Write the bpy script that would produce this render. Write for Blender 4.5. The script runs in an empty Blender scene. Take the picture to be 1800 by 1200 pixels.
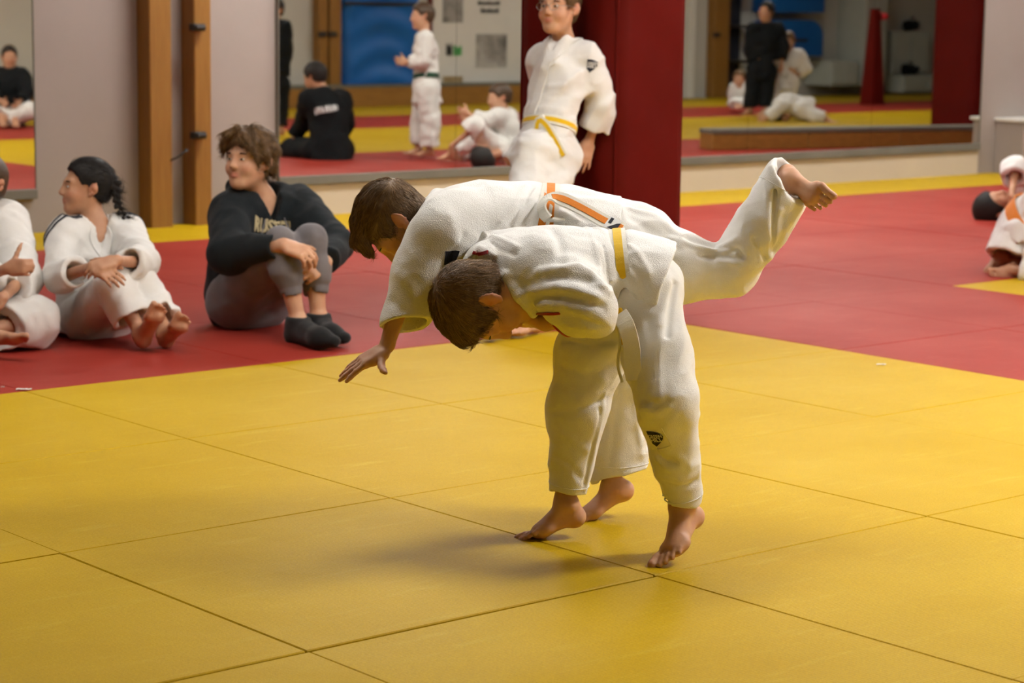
import bpy, math, random
import numpy as np

# ------------------------------------------------------------------ camera
PXF, PITCH, ROLL, YAW, CAMZ = 3868.6, 0.15166, 0.01313, 0.70664, 1.285
CF = np.array([math.sin(YAW) * math.cos(PITCH), math.cos(YAW) * math.cos(PITCH), -math.sin(PITCH)])
_r0 = np.array([math.cos(YAW), -math.sin(YAW), 0.0])
_u0 = np.cross(_r0, CF)
CR = _r0 * math.cos(ROLL) + _u0 * math.sin(ROLL)
CU = _u0 * math.cos(ROLL) - _r0 * math.sin(ROLL)
CC = np.array([0.0, 0.0, CAMZ])

scene = bpy.context.scene
COL = scene.collection
cam_data = bpy.data.cameras.new('camera')
cam = bpy.data.objects.new('camera', cam_data)
COL.objects.link(cam)
cam_data.sensor_width = 36.0
cam_data.sensor_fit = 'HORIZONTAL'
cam_data.lens = PXF / 1800.0 * 36.0
cam_data.clip_start, cam_data.clip_end = 0.1, 200.0
from mathutils import Matrix, Vector
cam.matrix_world = Matrix(((CR[0], CU[0], -CF[0], CC[0]), (CR[1], CU[1], -CF[1], CC[1]),
                           (CR[2], CU[2], -CF[2], CC[2]), (0, 0, 0, 1)))
cam_data.dof.use_dof = True
cam_data.dof.focus_distance = 5.2
cam_data.dof.aperture_fstop = 5.6
scene.camera = cam

# ------------------------------------------------------------------ world, exposure
world = bpy.data.worlds.new('world')
scene.world = world
world.use_nodes = True
world.node_tree.nodes['Background'].inputs[0].default_value = (0.9, 0.92, 1.0, 1)
world.node_tree.nodes['Background'].inputs[1].default_value = 0.05
scene.view_settings.view_transform = 'Standard'
scene.view_settings.look = 'None'
scene.view_settings.gamma = 1.0
scene.view_settings.use_curve_mapping = False
scene.view_settings.exposure = 0.0
scene.cycles.max_bounces = 6
scene.cycles.diffuse_bounces = 3
scene.cycles.glossy_bounces = 4
scene.cycles.adaptive_threshold = 0.08
scene.cycles.caustics_reflective = False
LAMP = 32.0          # radiance of the ceiling lamp diffusers
LAMP_COL = (1.0, 0.985, 0.96)
CEIL_Z = 3.3
# (x, y, length along x, width along y, strength factor): the ceiling lamps of the hall
LAMPS = [(3.5, 5.2, 1.5, .55, .72), (6.1, 2.2, 1.5, .6, 2.0), (6.6, 4.6, 1.5, .6, .5), (8.8, 4.6, 1.5, .5, .7), (2.9, 7.4, 1.5, .45, .35), (7.6, 9.6, 1.5, .45, 1.75),
         (10.6, 9.4, 1.5, .45, 1.5), (13.8, 9.2, 1.5, .45, 1.2), (12.8, 3.8, 1.5, .45, 1.0), (16.8, 8.2, 1.5, .45, .7),
         (16.8, 3.0, 1.5, .45, 1.1), (21.0, 8.2, 1.5, .45, .7), (21.0, 3.0, 1.5, .45, 1.2), (8.6, 1.2, 1.5, .4, .6)]


# ------------------------------------------------------------------ small helpers
def V(*a):
    return np.array(a if len(a) > 1 else a[0], dtype=float)


def unit(v):
    v = np.asarray(v, float)
    return v / (np.linalg.norm(v) + 1e-12)


def ray(x, y):
    return CF + CR * ((x - 900.0) / PXF) - CU * ((y - 600.0) / PXF)


def J(x, y, d):
    """point of the hall at frame position x, y and distance d along the view axis"""
    return CC + ray(x, y) * d


def onY(x, y, yy):
    d = ray(x, y)
    return CC + d * (yy / d[1])


def fl(x, y, z=0.0):
    d = ray(x, y)
    return CC + d * ((z - CAMZ) / d[2])


MIRY = 10.95


def mirY(x, y, yy):
    """point at depth yy of the hall that the wall mirror shows at frame position x, y"""
    p = onY(x, y, 2 * MIRY - yy)
    return V(p[0], yy, p[2])


def mirfl(x, y):
    p = fl(x, y)
    return V(p[0], 2 * MIRY - p[1], 0.0)


RNG = np.random.default_rng(7)
random.seed(7)


def lin(r, g, b):
    f = lambda c: c / 12.92 if c <= 0.04045 else ((c + 0.055) / 1.055) ** 2.4
    return (f(r / 255.0), f(g / 255.0), f(b / 255.0), 1.0)


# ------------------------------------------------------------------ materials
def nmat(name, col, rough=0.6, spec=0.4, metal=0.0):
    m = bpy.data.materials.new(name)
    m.use_nodes = True
    b = m.node_tree.nodes['Principled BSDF']
    b.inputs['Base Color'].default_value = col
    b.inputs['Roughness'].default_value = rough
    b.inputs['Specular IOR Level'].default_value = spec
    b.inputs['Metallic'].default_value = metal
    return m, m.node_tree, b


def node(nt, kind, **kw):
    n = nt.nodes.new(kind)
    for k, v in kw.items():
        if k.startswith('i_'):
            n.inputs[k[2:].replace('_', ' ')].default_value = v
        else:
            setattr(n, k, v)
    return n


def link(nt, a, ao, b, bi):
    nt.links.new(a.outputs[ao], b.inputs[bi])


def coords(nt, scale=(1, 1, 1), rot=(0, 0, 0), obj=True):
    t = node(nt, 'ShaderNodeTexCoord')
    mp = node(nt, 'ShaderNodeMapping')
    mp.inputs['Scale'].default_value = scale
    mp.inputs['Rotation'].default_value = rot
    link(nt, t, 'Object' if obj else 'Generated', mp, 'Vector')
    return mp


def noise_mix(nt, b, col, col2, scale=4.0, detail=6.0, vec=None, lo=0.35, hi=0.7, rough=0.6):
    n = node(nt, 'ShaderNodeTexNoise')
    n.inputs['Scale'].default_value = scale
    n.inputs['Detail'].default_value = detail
    n.inputs['Roughness'].default_value = rough
    if vec is not None:
        link(nt, vec, 'Vector', n, 'Vector')
    r = node(nt, 'ShaderNodeMapRange')
    r.inputs['From Min'].default_value = lo
    r.inputs['From Max'].default_value = hi
    link(nt, n, 'Fac', r, 'Value')
    mx = node(nt, 'ShaderNodeMix', data_type='RGBA')
    mx.inputs[6].default_value = col
    mx.inputs[7].default_value = col2
    link(nt, r, 'Result', mx, 0)
    if b is not None:
        link(nt, mx, 2, b, 'Base Color')
    return mx, n


def bump(nt, b, src, out, strength, dist, prev=None):
    bp = node(nt, 'ShaderNodeBump')
    bp.inputs['Strength'].default_value = strength
    bp.inputs['Distance'].default_value = dist
    link(nt, src, out, bp, 'Height')
    if prev is not None:
        link(nt, prev, 'Normal', bp, 'Normal')
    link(nt, bp, 'Normal', b, 'Normal')
    return bp


def mat_mat(name, c1, c2, c3):
    """vinyl judo mat: scuffed colour, fine ribbed relief"""
    m, nt, b = nmat(name, c1, 0.5, 0.08)
    t = node(nt, 'ShaderNodeNewGeometry')
    mx, n = noise_mix(nt, None, c1, c2, 0.9, 3.0, None, 0.3, 0.7)
    nt.links.new(t.outputs['Position'], n.inputs['Vector'])
    # pale scuffs drawn out along one way
    mp = node(nt, 'ShaderNodeMapping')
    mp.inputs['Scale'].default_value = (2.2, 14.0, 1)
    mp.inputs['Rotation'].default_value = (0, 0, 0.5)
    nt.links.new(t.outputs['Position'], mp.inputs['Vector'])
    n2 = node(nt, 'ShaderNodeTexNoise')
    n2.inputs['Scale'].default_value = 1.3
    n2.inputs['Detail'].default_value = 5
    n2.inputs['Roughness'].default_value = 0.7
    link(nt, mp, 'Vector', n2, 'Vector')
    r2 = node(nt, 'ShaderNodeMapRange')
    r2.inputs['From Min'].default_value = 0.56
    r2.inputs['From Max'].default_value = 0.85
    link(nt, n2, 'Fac', r2, 'Value')
    m2 = node(nt, 'ShaderNodeMix', data_type='RGBA')
    link(nt, mx, 2, m2, 6)
    m2.inputs[7].default_value = c3
    link(nt, r2, 'Result', m2, 0)
    # speckle
    n4 = node(nt, 'ShaderNodeTexNoise')
    n4.inputs['Scale'].default_value = 260
    nt.links.new(t.outputs['Position'], n4.inputs['Vector'])
    r4 = node(nt, 'ShaderNodeMapRange')
    r4.inputs['From Min'].default_value = 0.25
    r4.inputs['From Max'].default_value = 0.75
    r4.inputs['To Min'].default_value = 0.86
    r4.inputs['To Max'].default_value = 1.1
    link(nt, n4, 'Fac', r4, 'Value')
    m3 = node(nt, 'ShaderNodeMix', data_type='RGBA', blend_type='MULTIPLY')
    m3.inputs[0].default_value = 1.0
    link(nt, m2, 2, m3, 6)
    link(nt, r4, 'Result', m3, 7)
    link(nt, m3, 2, b, 'Base Color')
    rr = node(nt, 'ShaderNodeMapRange')
    rr.inputs['To Min'].default_value = 0.42
    rr.inputs['To Max'].default_value = 0.6
    link(nt, n, 'Fac', rr, 'Value')
    link(nt, rr, 'Result', b, 'Roughness')
    w = node(nt, 'ShaderNodeTexWave', wave_type='BANDS', bands_direction='Y')
    w.inputs['Scale'].default_value = 38
    w.inputs['Distortion'].default_value = 1.6
    w.inputs['Detail'].default_value = 2
    w.inputs['Detail Scale'].default_value = 6
    nt.links.new(t.outputs['Position'], w.inputs['Vector'])
    b1 = bump(nt, b, w, 'Fac', 0.22, 0.002)
    n3 = node(nt, 'ShaderNodeTexNoise')
    n3.inputs['Scale'].default_value = 5
    n3.inputs['Detail'].default_value = 4
    nt.links.new(t.outputs['Position'], n3.inputs['Vector'])
    bump(nt, b, n3, 'Fac', 0.25, 0.012, b1)
    return m


def mat_cloth(name, col, col2, weave=430.0, strength=0.55, rough=0.85, sheen=0.25, attr=False):
    m, nt, b = nmat(name, col, rough, 0.2)
    mp = coords(nt)
    mx, n = noise_mix(nt, b, col, col2, 9.0, 5.0, mp, 0.35, 0.75)
    if attr:
        a = node(nt, 'ShaderNodeAttribute', attribute_name='tint')
        m3 = node(nt, 'ShaderNodeMix', data_type='RGBA', blend_type='MULTIPLY')
        m3.inputs[0].default_value = 1.0
        link(nt, mx, 2, m3, 6)
        link(nt, a, 'Color', m3, 7)
        link(nt, m3, 2, b, 'Base Color')
    v = node(nt, 'ShaderNodeTexVoronoi')
    v.inputs['Scale'].default_value = weave
    link(nt, mp, 'Vector', v, 'Vector')
    b1 = bump(nt, b, v, 'Distance', strength, 0.0022)
    n2 = node(nt, 'ShaderNodeTexNoise')
    n2.inputs['Scale'].default_value = 26
    n2.inputs['Detail'].default_value = 4
    link(nt, mp, 'Vector', n2, 'Vector')
    bump(nt, b, n2, 'Fac', 0.25, 0.008, b1)
    b.inputs['Sheen Weight'].default_value = sheen
    b.inputs['Sheen Roughness'].default_value = 0.5
    return m


def mat_skin(name, col, red):
    m, nt, b = nmat(name, col, 0.5, 0.35)
    mp = coords(nt)
    mx, n = noise_mix(nt, None, col, red, 22.0, 4.0, mp, 0.35, 0.8)
    a = node(nt, 'ShaderNodeAttribute', attribute_name='tint')
    m3 = node(nt, 'ShaderNodeMix', data_type='RGBA', blend_type='MULTIPLY')
    m3.inputs[0].default_value = 1.0
    link(nt, mx, 2, m3, 6)
    link(nt, a, 'Color', m3, 7)
    link(nt, m3, 2, b, 'Base Color')
    b.inputs['Subsurface Weight'].default_value = 0.12
    b.inputs['Subsurface Radius'].default_value = (0.012, 0.005, 0.003)
    b.inputs['Subsurface Scale'].default_value = 0.6
    n2 = node(nt, 'ShaderNodeTexNoise')
    n2.inputs['Scale'].default_value = 140
    link(nt, mp, 'Vector', n2, 'Vector')
    bump(nt, b, n2, 'Fac', 0.08, 0.003)
    return m


def mat_hair(name, c1, c2, rough=0.5):
    m, nt, b = nmat(name, c1, rough, 0.35)
    mp = coords(nt)
    mx, _n = noise_mix(nt, None, c1, c2, 60.0, 6.0, mp, 0.35, 0.7)
    a = node(nt, 'ShaderNodeAttribute', attribute_name='tint')
    m3 = node(nt, 'ShaderNodeMix', data_type='RGBA', blend_type='MULTIPLY')
    m3.inputs[0].default_value = 1.0
    link(nt, mx, 2, m3, 6)
    link(nt, a, 'Color', m3, 7)
    link(nt, m3, 2, b, 'Base Color')
    n2 = node(nt, 'ShaderNodeTexNoise')
    n2.inputs['Scale'].default_value = 300
    link(nt, mp, 'Vector', n2, 'Vector')
    bump(nt, b, n2, 'Fac', 0.4, 0.002)
    return m


def mat_wood(name, c1, c2, axis_scale=(14, 14, 1.2)):
    m, nt, b = nmat(name, c1, 0.45, 0.4)
    mp = coords(nt, axis_scale)
    mx, n = noise_mix(nt, b, c1, c2, 3.0, 8.0, mp, 0.3, 0.75)
    bump(nt, b, n, 'Fac', 0.15, 0.004)
    return m


def mat_plain(name, c1, c2, rough=0.7, scale=3.0, bstr=0.1, bscale=60.0, spec=0.3):
    m, nt, b = nmat(name, c1, rough, spec)
    mp = coords(nt)
    noise_mix(nt, b, c1, c2, scale, 6.0, mp, 0.3, 0.75)
    if bstr:
        n2 = node(nt, 'ShaderNodeTexNoise')
        n2.inputs['Scale'].default_value = bscale
        n2.inputs['Detail'].default_value = 4
        link(nt, mp, 'Vector', n2, 'Vector')
        bump(nt, b, n2, 'Fac', bstr, 0.006)
    return m


M = {}
M['yellow_mat'] = mat_mat('yellow_mat', (0.54, 0.348, 0.009, 1), (0.475, 0.295, 0.005, 1), (0.58, 0.40, 0.038, 1))
M['red_mat'] = mat_mat('red_mat', (0.36, 0.042, 0.028, 1), (0.29, 0.029, 0.02, 1), (0.40, 0.075, 0.056, 1))
M['underlay'] = mat_plain('underlay', lin(120, 104, 84), lin(96, 84, 66), 0.9, 20)
M['wall'] = mat_plain('wall_paint', (0.335, 0.285, 0.255, 1), (0.30, 0.255, 0.225, 1), 0.75, 1.4, 0.12, 30)
M['wall_far'] = mat_plain('wall_far_paint', (0.56, 0.54, 0.48, 1), (0.50, 0.48, 0.43, 1), 0.8, 1.4, 0.1, 30)
M['lit_band'] = mat_plain('lit_band_paint', (0.54, 0.46, 0.345, 1), (0.49, 0.42, 0.32, 1), 0.7, 2.0, 0.08, 30)  # cream, paler than the wall paint to carry the stronger light at its foot
M['ceiling'] = mat_plain('ceiling_paint', (0.42, 0.40, 0.37, 1), (0.38, 0.36, 0.33, 1), 0.9)
M['pine'] = mat_wood('pine', (0.30, 0.145, 0.028, 1), (0.22, 0.095, 0.016, 1))
M['pine_x'] = mat_wood('pine_length', (0.34, 0.165, 0.035, 1), (0.24, 0.105, 0.02, 1), (1.2, 14, 14))
M['grey_strip'] = mat_plain('grey_strip', (0.17, 0.16, 0.13, 1), (0.13, 0.125, 0.10, 1), 0.6)
M['pad_red'] = mat_plain('pad_red', (0.118, 0.006, 0.004, 1), (0.09, 0.005, 0.003, 1), 0.5, 3.0, 0.35, 9.0, 0.08)
M['black_metal'] = mat_plain('black_metal', (0.02, 0.018, 0.016, 1), (0.03, 0.028, 0.025, 1), 0.5)
M['blue_vinyl'] = mat_plain('blue_vinyl', (0.008, 0.12, 0.40, 1), (0.006, 0.09, 0.33, 1), 0.45, 2.0, 0.3, 6.0)
M['white_board'] = mat_plain('white_board', (0.72, 0.70, 0.64, 1), (0.66, 0.64, 0.59, 1), 0.6)
M['white_box'] = mat_plain('white_box', (0.50, 0.52, 0.46, 1), (0.44, 0.46, 0.41, 1), 0.6)
M['photo_dark'] = mat_plain('photo_dark', (0.03, 0.028, 0.025, 1), (0.55, 0.52, 0.48, 1), 0.5, 3.2, 0)
M['photo_sepia'] = mat_plain('photo_sepia', (0.07, 0.035, 0.01, 1), (0.55, 0.40, 0.2, 1), 0.5, 3.2, 0)
M['ink_green'] = mat_plain('ink_green', (0.02, 0.33, 0.05, 1), (0.02, 0.28, 0.05, 1), 0.6, 3, 0)
M['ink_black'] = mat_plain('ink_black', (0.02, 0.02, 0.02, 1), (0.03, 0.03, 0.03, 1), 0.6, 3, 0)
M['gi'] = mat_cloth('gi_cotton', (0.87, 0.855, 0.82, 1), (0.82, 0.80, 0.76, 1))
M['gi_trousers'] = mat_cloth('gi_trouser_cotton', (0.87, 0.855, 0.82, 1), (0.81, 0.785, 0.74, 1), 620, 0.4)
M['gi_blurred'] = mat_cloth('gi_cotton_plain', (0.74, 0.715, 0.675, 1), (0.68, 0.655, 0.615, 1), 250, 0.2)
M['belt_white'] = mat_cloth('belt_white', (0.80, 0.77, 0.68, 1), (0.74, 0.71, 0.62, 1), 700, 0.3)
M['belt_yellow'] = mat_cloth('belt_yellow', (0.80, 0.50, 0.01, 1), (0.72, 0.44, 0.01, 1), 700, 0.3)
M['belt_orange'] = mat_cloth('belt_orange', (0.78, 0.24, 0.015, 1), (0.70, 0.20, 0.012, 1), 700, 0.3)
M['belt_green'] = mat_cloth('belt_green', (0.02, 0.07, 0.04, 1), (0.02, 0.06, 0.035, 1), 700, 0.3)
M['navy'] = mat_cloth('navy_patch', (0.008, 0.009, 0.018, 1), (0.012, 0.013, 0.022, 1), 900, 0.2)
M['trim_red'] = mat_cloth('trim_red', (0.36, 0.012, 0.018, 1), (0.30, 0.01, 0.016, 1), 900, 0.2)
M['print_white'] = mat_plain('print_white', (0.75, 0.75, 0.74, 1), (0.7, 0.7, 0.7, 1), 0.7, 8, 0)
M['print_gold'] = mat_plain('print_gold', (0.50, 0.40, 0.22, 1), (0.36, 0.29, 0.16, 1), 0.7, 40, 0)
M['hoodie'] = mat_cloth('hoodie_black', (0.009, 0.012, 0.014, 1), (0.014, 0.017, 0.019, 1), 500, 0.3, 0.95, 0.06)
M['sweatpants'] = mat_cloth('sweatpants_grey', (0.18, 0.165, 0.17, 1), (0.135, 0.122, 0.126, 1), 500, 0.25, 0.95, 0.2)
M['black_cloth'] = mat_cloth('black_cloth', (0.005, 0.006, 0.007, 1), (0.008, 0.009, 0.010, 1), 400, 0.2, 0.9, 0.0)
M['sock'] = mat_cloth('sock_black', (0.008, 0.008, 0.009, 1), (0.013, 0.013, 0.013, 1), 600, 0.3, 0.95, 0.15)
M['skin'] = mat_skin('skin', (0.60, 0.345, 0.215, 1), (0.54, 0.26, 0.15, 1))
M['skin_warm'] = mat_skin('skin_warm', (0.52, 0.28, 0.165, 1), (0.45, 0.21, 0.12, 1))
M['hair_brown'] = mat_hair('hair_brown', (0.25, 0.155, 0.078, 1), (0.15, 0.088, 0.042, 1))
M['hair_dark'] = mat_hair('hair_dark', (0.085, 0.048, 0.024, 1), (0.045, 0.026, 0.013, 1))
M['hair_sandy'] = mat_hair('hair_sandy', (0.19, 0.105, 0.042, 1), (0.085, 0.045, 0.018, 1))
M['hair_black'] = mat_hair('hair_black', (0.008, 0.006, 0.005, 1), (0.014, 0.010, 0.008, 1), 0.65)
M['eye_white'] = nmat('eye_white', (0.62, 0.58, 0.53, 1), 0.3)[0]
M['iris'] = nmat('iris', (0.03, 0.02, 0.014, 1), 0.2)[0]
M['glasses'] = nmat('glasses_metal', (0.35, 0.33, 0.32, 1), 0.3, 0.5, 1.0)[0]
M['paper'] = mat_plain('paper', (0.75, 0.72, 0.68, 1), (0.66, 0.63, 0.6, 1), 0.8, 20)
M['red_light'] = nmat('red_plastic', (0.55, 0.01, 0.02, 1), 0.3)[0]
mm, nt_, bb_ = nmat('mirror_glass', (0.80, 0.81, 0.76, 1), 0.015, 0.5, 1.0)
M['mirror'] = mm
mm, nt_, bb_ = nmat('lamp_diffuser', (0.9, 0.9, 0.88, 1), 0.5)
bb_.inputs['Emission Color'].default_value = LAMP_COL + (1,)
bb_.inputs['Emission Strength'].default_value = LAMP
M['lamp_white'] = nmat('lamp_housing', (0.7, 0.7, 0.68, 1), 0.5)[0]


# ------------------------------------------------------------------ mesh helpers
def link_obj(name, me, m, parent=None):
    o = bpy.data.objects.new(name, me)
    if m is not None:
        for q in (m if isinstance(m, (list, tuple)) else [m]):
            me.materials.append(q)
    COL.objects.link(o)
    if parent is not None:
        o.parent = parent
        o.matrix_parent_inverse = parent.matrix_basis.inverted()
    return o


def tag(o, label=None, cat=None, group=None, kind=None):
    if label:
        o['label'] = label
    if cat:
        o['category'] = cat
    if group:
        o['group'] = group
    if kind:
        o['kind'] = kind
    return o


def empty(name, loc=(0, 0, 0)):
    o = bpy.data.objects.new(name, None)
    o.location = [float(c) for c in loc]
    o.empty_display_size = 0.1
    COL.objects.link(o)
    return o


class MB:
    """collects boxes, tubes and strips into one mesh"""
    def __init__(self):
        self.v, self.f, self.mi = [], [], []

    def poly(self, pts, faces, mi=0):
        o = len(self.v)
        self.v += [tuple(float(c) for c in p) for p in pts]
        self.f += [tuple(o + i for i in q) for q in faces]
        self.mi += [mi] * len(faces)

    def box(self, lo, hi, bev=0.0, mi=0):
        lo, hi = V(lo), V(hi)
        c, h = (lo + hi) / 2, (hi - lo) / 2
        self.obox(c, np.eye(3), h, bev, mi)

    def obox(self, c, fr, h, bev=0.0, mi=0):
        """oriented box, edges chamfered by bev"""
        c, fr, h = V(c), np.asarray(fr, float), V(h)
        if bev <= 0:
            pts = [c + fr[0] * h[0] * a + fr[1] * h[1] * b + fr[2] * h[2] * d for a in (-1, 1) for b in (-1, 1) for d in (-1, 1)]
            self.poly(pts, [(0, 1, 3, 2), (4, 6, 7, 5), (0, 4, 5, 1), (2, 3, 7, 6), (0, 2, 6, 4), (1, 5, 7, 3)], mi)
            return
        pts, idx = [], {}
        for a in (-1, 1):
            for b in (-1, 1):
                for d in (-1, 1):
                    for ax in range(3):
                        q = [h[0] * a, h[1] * b, h[2] * d]
                        for k in range(3):
                            if k != ax:
                                q[k] -= bev * (a, b, d)[k]
                        idx[(a, b, d, ax)] = len(pts)
                        pts.append(c + fr[0] * q[0] + fr[1] * q[1] + fr[2] * q[2])
        fs = []
        I = idx
        for s in (-1, 1):
            fs.append([I[(s, -1, -1, 0)], I[(s, 1, -1, 0)], I[(s, 1, 1, 0)], I[(s, -1, 1, 0)]][::s])
            fs.append([I[(-1, s, -1, 1)], I[(-1, s, 1, 1)], I[(1, s, 1, 1)], I[(1, s, -1, 1)]][::s])
            fs.append([I[(-1, -1, s, 2)], I[(1, -1, s, 2)], I[(1, 1, s, 2)], I[(-1, 1, s, 2)]][::s])
        for a in (-1, 1):
            for b in (-1, 1):
                fs.append([I[(a, b, -1, 0)], I[(a, b, 1, 0)], I[(a, b, 1, 1)], I[(a, b, -1, 1)]][::-a * b])
                fs.append([I[(a, -1, b, 0)], I[(a, 1, b, 0)], I[(a, 1, b, 2)], I[(a, -1, b, 2)]][::a * b])
                fs.append([I[(-1, a, b, 1)], I[(1, a, b, 1)], I[(1, a, b, 2)], I[(-1, a, b, 2)]][::-a * b])
                for d in (-1, 1):
                    fs.append([I[(a, b, d, 0)], I[(a, b, d, 1)], I[(a, b, d, 2)]][::a * b * d])
        self.poly(pts, fs, mi)

    def tube(self, pts, r, n=8, mi=0, cap=True):
        pts = [V(p) for p in pts]
        rs = r if isinstance(r, (list, tuple, np.ndarray)) else [r] * len(pts)
        t0 = unit(pts[1] - pts[0])
        up = unit(np.cross(t0, V(0.3, 0.1, 1) if abs(t0[2]) < 0.95 else V(1, 0, 0)))
        rings = []
        for i, p in enumerate(pts):
            t = unit(pts[min(i + 1, len(pts) - 1)] - pts[max(i - 1, 0)])
            up = unit(up - t * np.dot(up, t))
            sd = np.cross(t, up)
            rings += [p + (up * math.cos(a) + sd * math.sin(a)) * rs[i] for a in np.linspace(0, 2 * math.pi, n, endpoint=False)]
        fs = []
        for i in range(len(pts) - 1):
            for k in range(n):
                fs.append((i * n + k, i * n + (k + 1) % n, (i + 1) * n + (k + 1) % n, (i + 1) * n + k))
        if cap:
            fs.append(tuple(range(n))[::-1])
            fs.append(tuple((len(pts) - 1) * n + k for k in range(n)))
        self.poly(rings, fs, mi)

    def grid(self, P, mi=0, close_v=False):
        """P: (n, m, 3) sheet"""
        n, m = P.shape[:2]
        fs = []
        for i in range(n - 1):
            for j in range(m if close_v else m - 1):
                fs.append((i * m + j, i * m + (j + 1) % m, (i + 1) * m + (j + 1) % m, (i + 1) * m + j))
        self.poly(P.reshape(-1, 3), fs, mi)

    def build(self, name, m, parent=None, smooth=False):
        me = bpy.data.meshes.new(name)
        me.from_pydata(self.v, [], self.f)
        if any(self.mi):
            me.polygons.foreach_set('material_index', self.mi)
        if smooth:
            me.polygons.foreach_set('use_smooth', [True] * len(me.polygons))
        me.update()
        return link_obj(name, me, m, parent)
# ------------------------------------------------------------------ the hall
XL, XR, YB = -4.0, 28.0, -0.6       # side walls and the wall opposite the mirrors
SX, SY = 0.971, 1.0
GX0, GY0 = 6.350, 3.511             # a mat corner


def structure(o, label=None):
    o['kind'] = 'structure'
    if label:
        o['label'] = label
    return o


def make_floor():
    mb = MB()
    mb.box((XL, YB - .2, -0.06), (XR, 11.2, -0.022))
    floor = structure(mb.build('floor', M['underlay']), 'padded judo floor of yellow and red mats')
    meshes = {}
    for name, key, ya, yb in (('yellow_mat', 'yellow_mat', -.5, .5), ('red_mat', 'red_mat', -.5, .5), ('red_cut', 'red_mat', -.5, .195), ('yellow_cut', 'yellow_mat', .195, .99)):
        b = MB()
        g = 0.0012
        b.obox((0, (ya + yb) / 2 * SY, -0.0125), np.eye(3), (SX / 2 - g, (yb - ya) / 2 * SY - g, 0.0125), 0.0025)
        me = bpy.data.meshes.new('mat')
        me.from_pydata(b.v, [], b.f)
        me.materials.append(M[key])
        meshes[name] = me
    n = 0
    rest = {'yellow_mat': MB(), 'red_mat': MB()}
    rng = random.Random(3)
    for i in range(-11, 23):
        for k in range(-7, 8):
            x0, y0 = GX0 + i * SX, GY0 + k * SY
            cx, cy = x0 + SX / 2, y0 + SY / 2
            if y0 > 9.9 or x0 < XL or y0 < YB:
                continue
            last = y0 > 9.4             # the row along the mirror wall is cut to width
            # colour plan: yellow fields, red lanes two mats wide, yellow strip along the mirror wall
            if y0 > 6.4:
                key = 'red_mat'
            elif x0 < GX0 - 0.1:
                key = 'yellow_mat'
            elif x0 < GX0 + 1.8 * SX:
                key = 'red_mat'
            elif 1.4 < y0 < 3.4:
                key = 'red_mat'
            else:
                key = 'yellow_mat'
            dx, dy, dr = rng.uniform(-1, 1) * 0.0012, rng.uniform(-1, 1) * 0.0012, rng.uniform(-1, 1) * 0.0012
            if k == -1 and i in (-5, -4):
                dy -= 0.009            # the row in front has slid a little, leaving a gap
            if k == -1 and i == -4:
                dx -= 0.0
            dz = rng.uniform(-1, 0) * 0.0016
            c = V(cx, cy, 0)
            v = c - CC
            dpt = v.dot(CF)
            inview = dpt > 1 and abs(900 + PXF * v.dot(CR) / dpt - 900) < 1250 and 600 - PXF * v.dot(CU) / dpt < 1700
            if last or (inview and n < 300):
                for mk in (('red_cut', 'yellow_cut') if last else (key,)):
                    o = bpy.data.objects.new('mat', meshes[mk])
                    o.location = (cx + dx, cy + dy, dz)
                    o.rotation_euler = (0, 0, dr)
                    COL.objects.link(o)
                    o.parent = floor
                    n += 1
            else:
                rest[key].obox((cx, cy, -0.0125), np.eye(3), (SX / 2 - 0.0012, SY / 2 - 0.0012, 0.0125), 0.0)
    for key, b in rest.items():
        o = b.build('mat_field', M[key], floor)
        o['kind'] = 'stuff'
    return floor


floor = make_floor()


def simple_wall(name, lo, hi, m, label):
    mb = MB()
    mb.box(lo, hi)
    return structure(mb.build(name, m), label)


wall_back = simple_wall('wall_back', (XL, 11.0, -0.06), (XR, 11.2, CEIL_Z), M['wall'], 'pale painted wall carrying the mirrors')
wall_front = simple_wall('wall_front', (XL, YB - 0.2, -0.06), (XR, YB, CEIL_Z), M['wall_far'], 'pale wall opposite the mirrors')
simple_wall('wall_left', (XL - 0.2, YB - 0.2, -0.06), (XL, 11.2, CEIL_Z), M['wall'], 'pale wall on the left')
simple_wall('wall_right', (XR, YB - 0.2, -0.06), (XR + 0.2, 11.2, CEIL_Z), M['wall_far'], 'pale wall at the far end')
simple_wall('ceiling', (XL, YB - 0.2, CEIL_Z), (XR, 11.2, CEIL_Z + 0.1), M['ceiling'], 'pale ceiling')

for _i, (_a, _b) in enumerate(((7.50, 14.24),)):  # added strip below the mirrors; brighter light there is put into its cream colour
    structure((lambda b: (b.box((_a, 10.978, -0.02), (_b, 11.0, 0.188), 0.004), b.build('lit_band_back', M['lit_band']))[1])(MB()), 'cream band of wall below the mirrors, its brighter light painted in')


def make_mirror(x0, x1, joints, label, tilt):
    root = structure(empty('mirror', ((x0 + x1) / 2, 11.0, 0.2)), label)
    root['kind'] = 'thing'
    tag(root, label, 'mirror')
    z0, z1 = 0.245, 2.35
    xs = [x0] + joints + [x1]
    for i in range(len(xs) - 1):
        b = MB()
        a, c = xs[i] + 0.0015, xs[i + 1] - 0.0015
        ta = tilt[i]
        mid = (a + c) / 2
        b.obox((mid, 10.972 + 0.006, (z0 + z1) / 2), (V(math.cos(ta), math.sin(ta), 0), V(-math.sin(ta), math.cos(ta), 0), V(0, 0, 1)),
               ((c - a) / 2, 0.006, (z1 - z0) / 2), 0.0)
        b.build('mirror_panel', M['mirror'], root)
    b = MB()
    b.box((x0 - 0.006, 10.955, 0.19), (x1 + 0.006, 11.0, 0.245), 0.003)
    b.build('bottom_rail', M['grey_strip'], root)
    for xx in (x0 - 0.006, x1):
        b = MB()
        b.box((xx, 10.968, 0.245), (xx + 0.006, 11.0, 2.35))
        b.build('edge_strip', M['grey_strip'], root)
    return root


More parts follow.
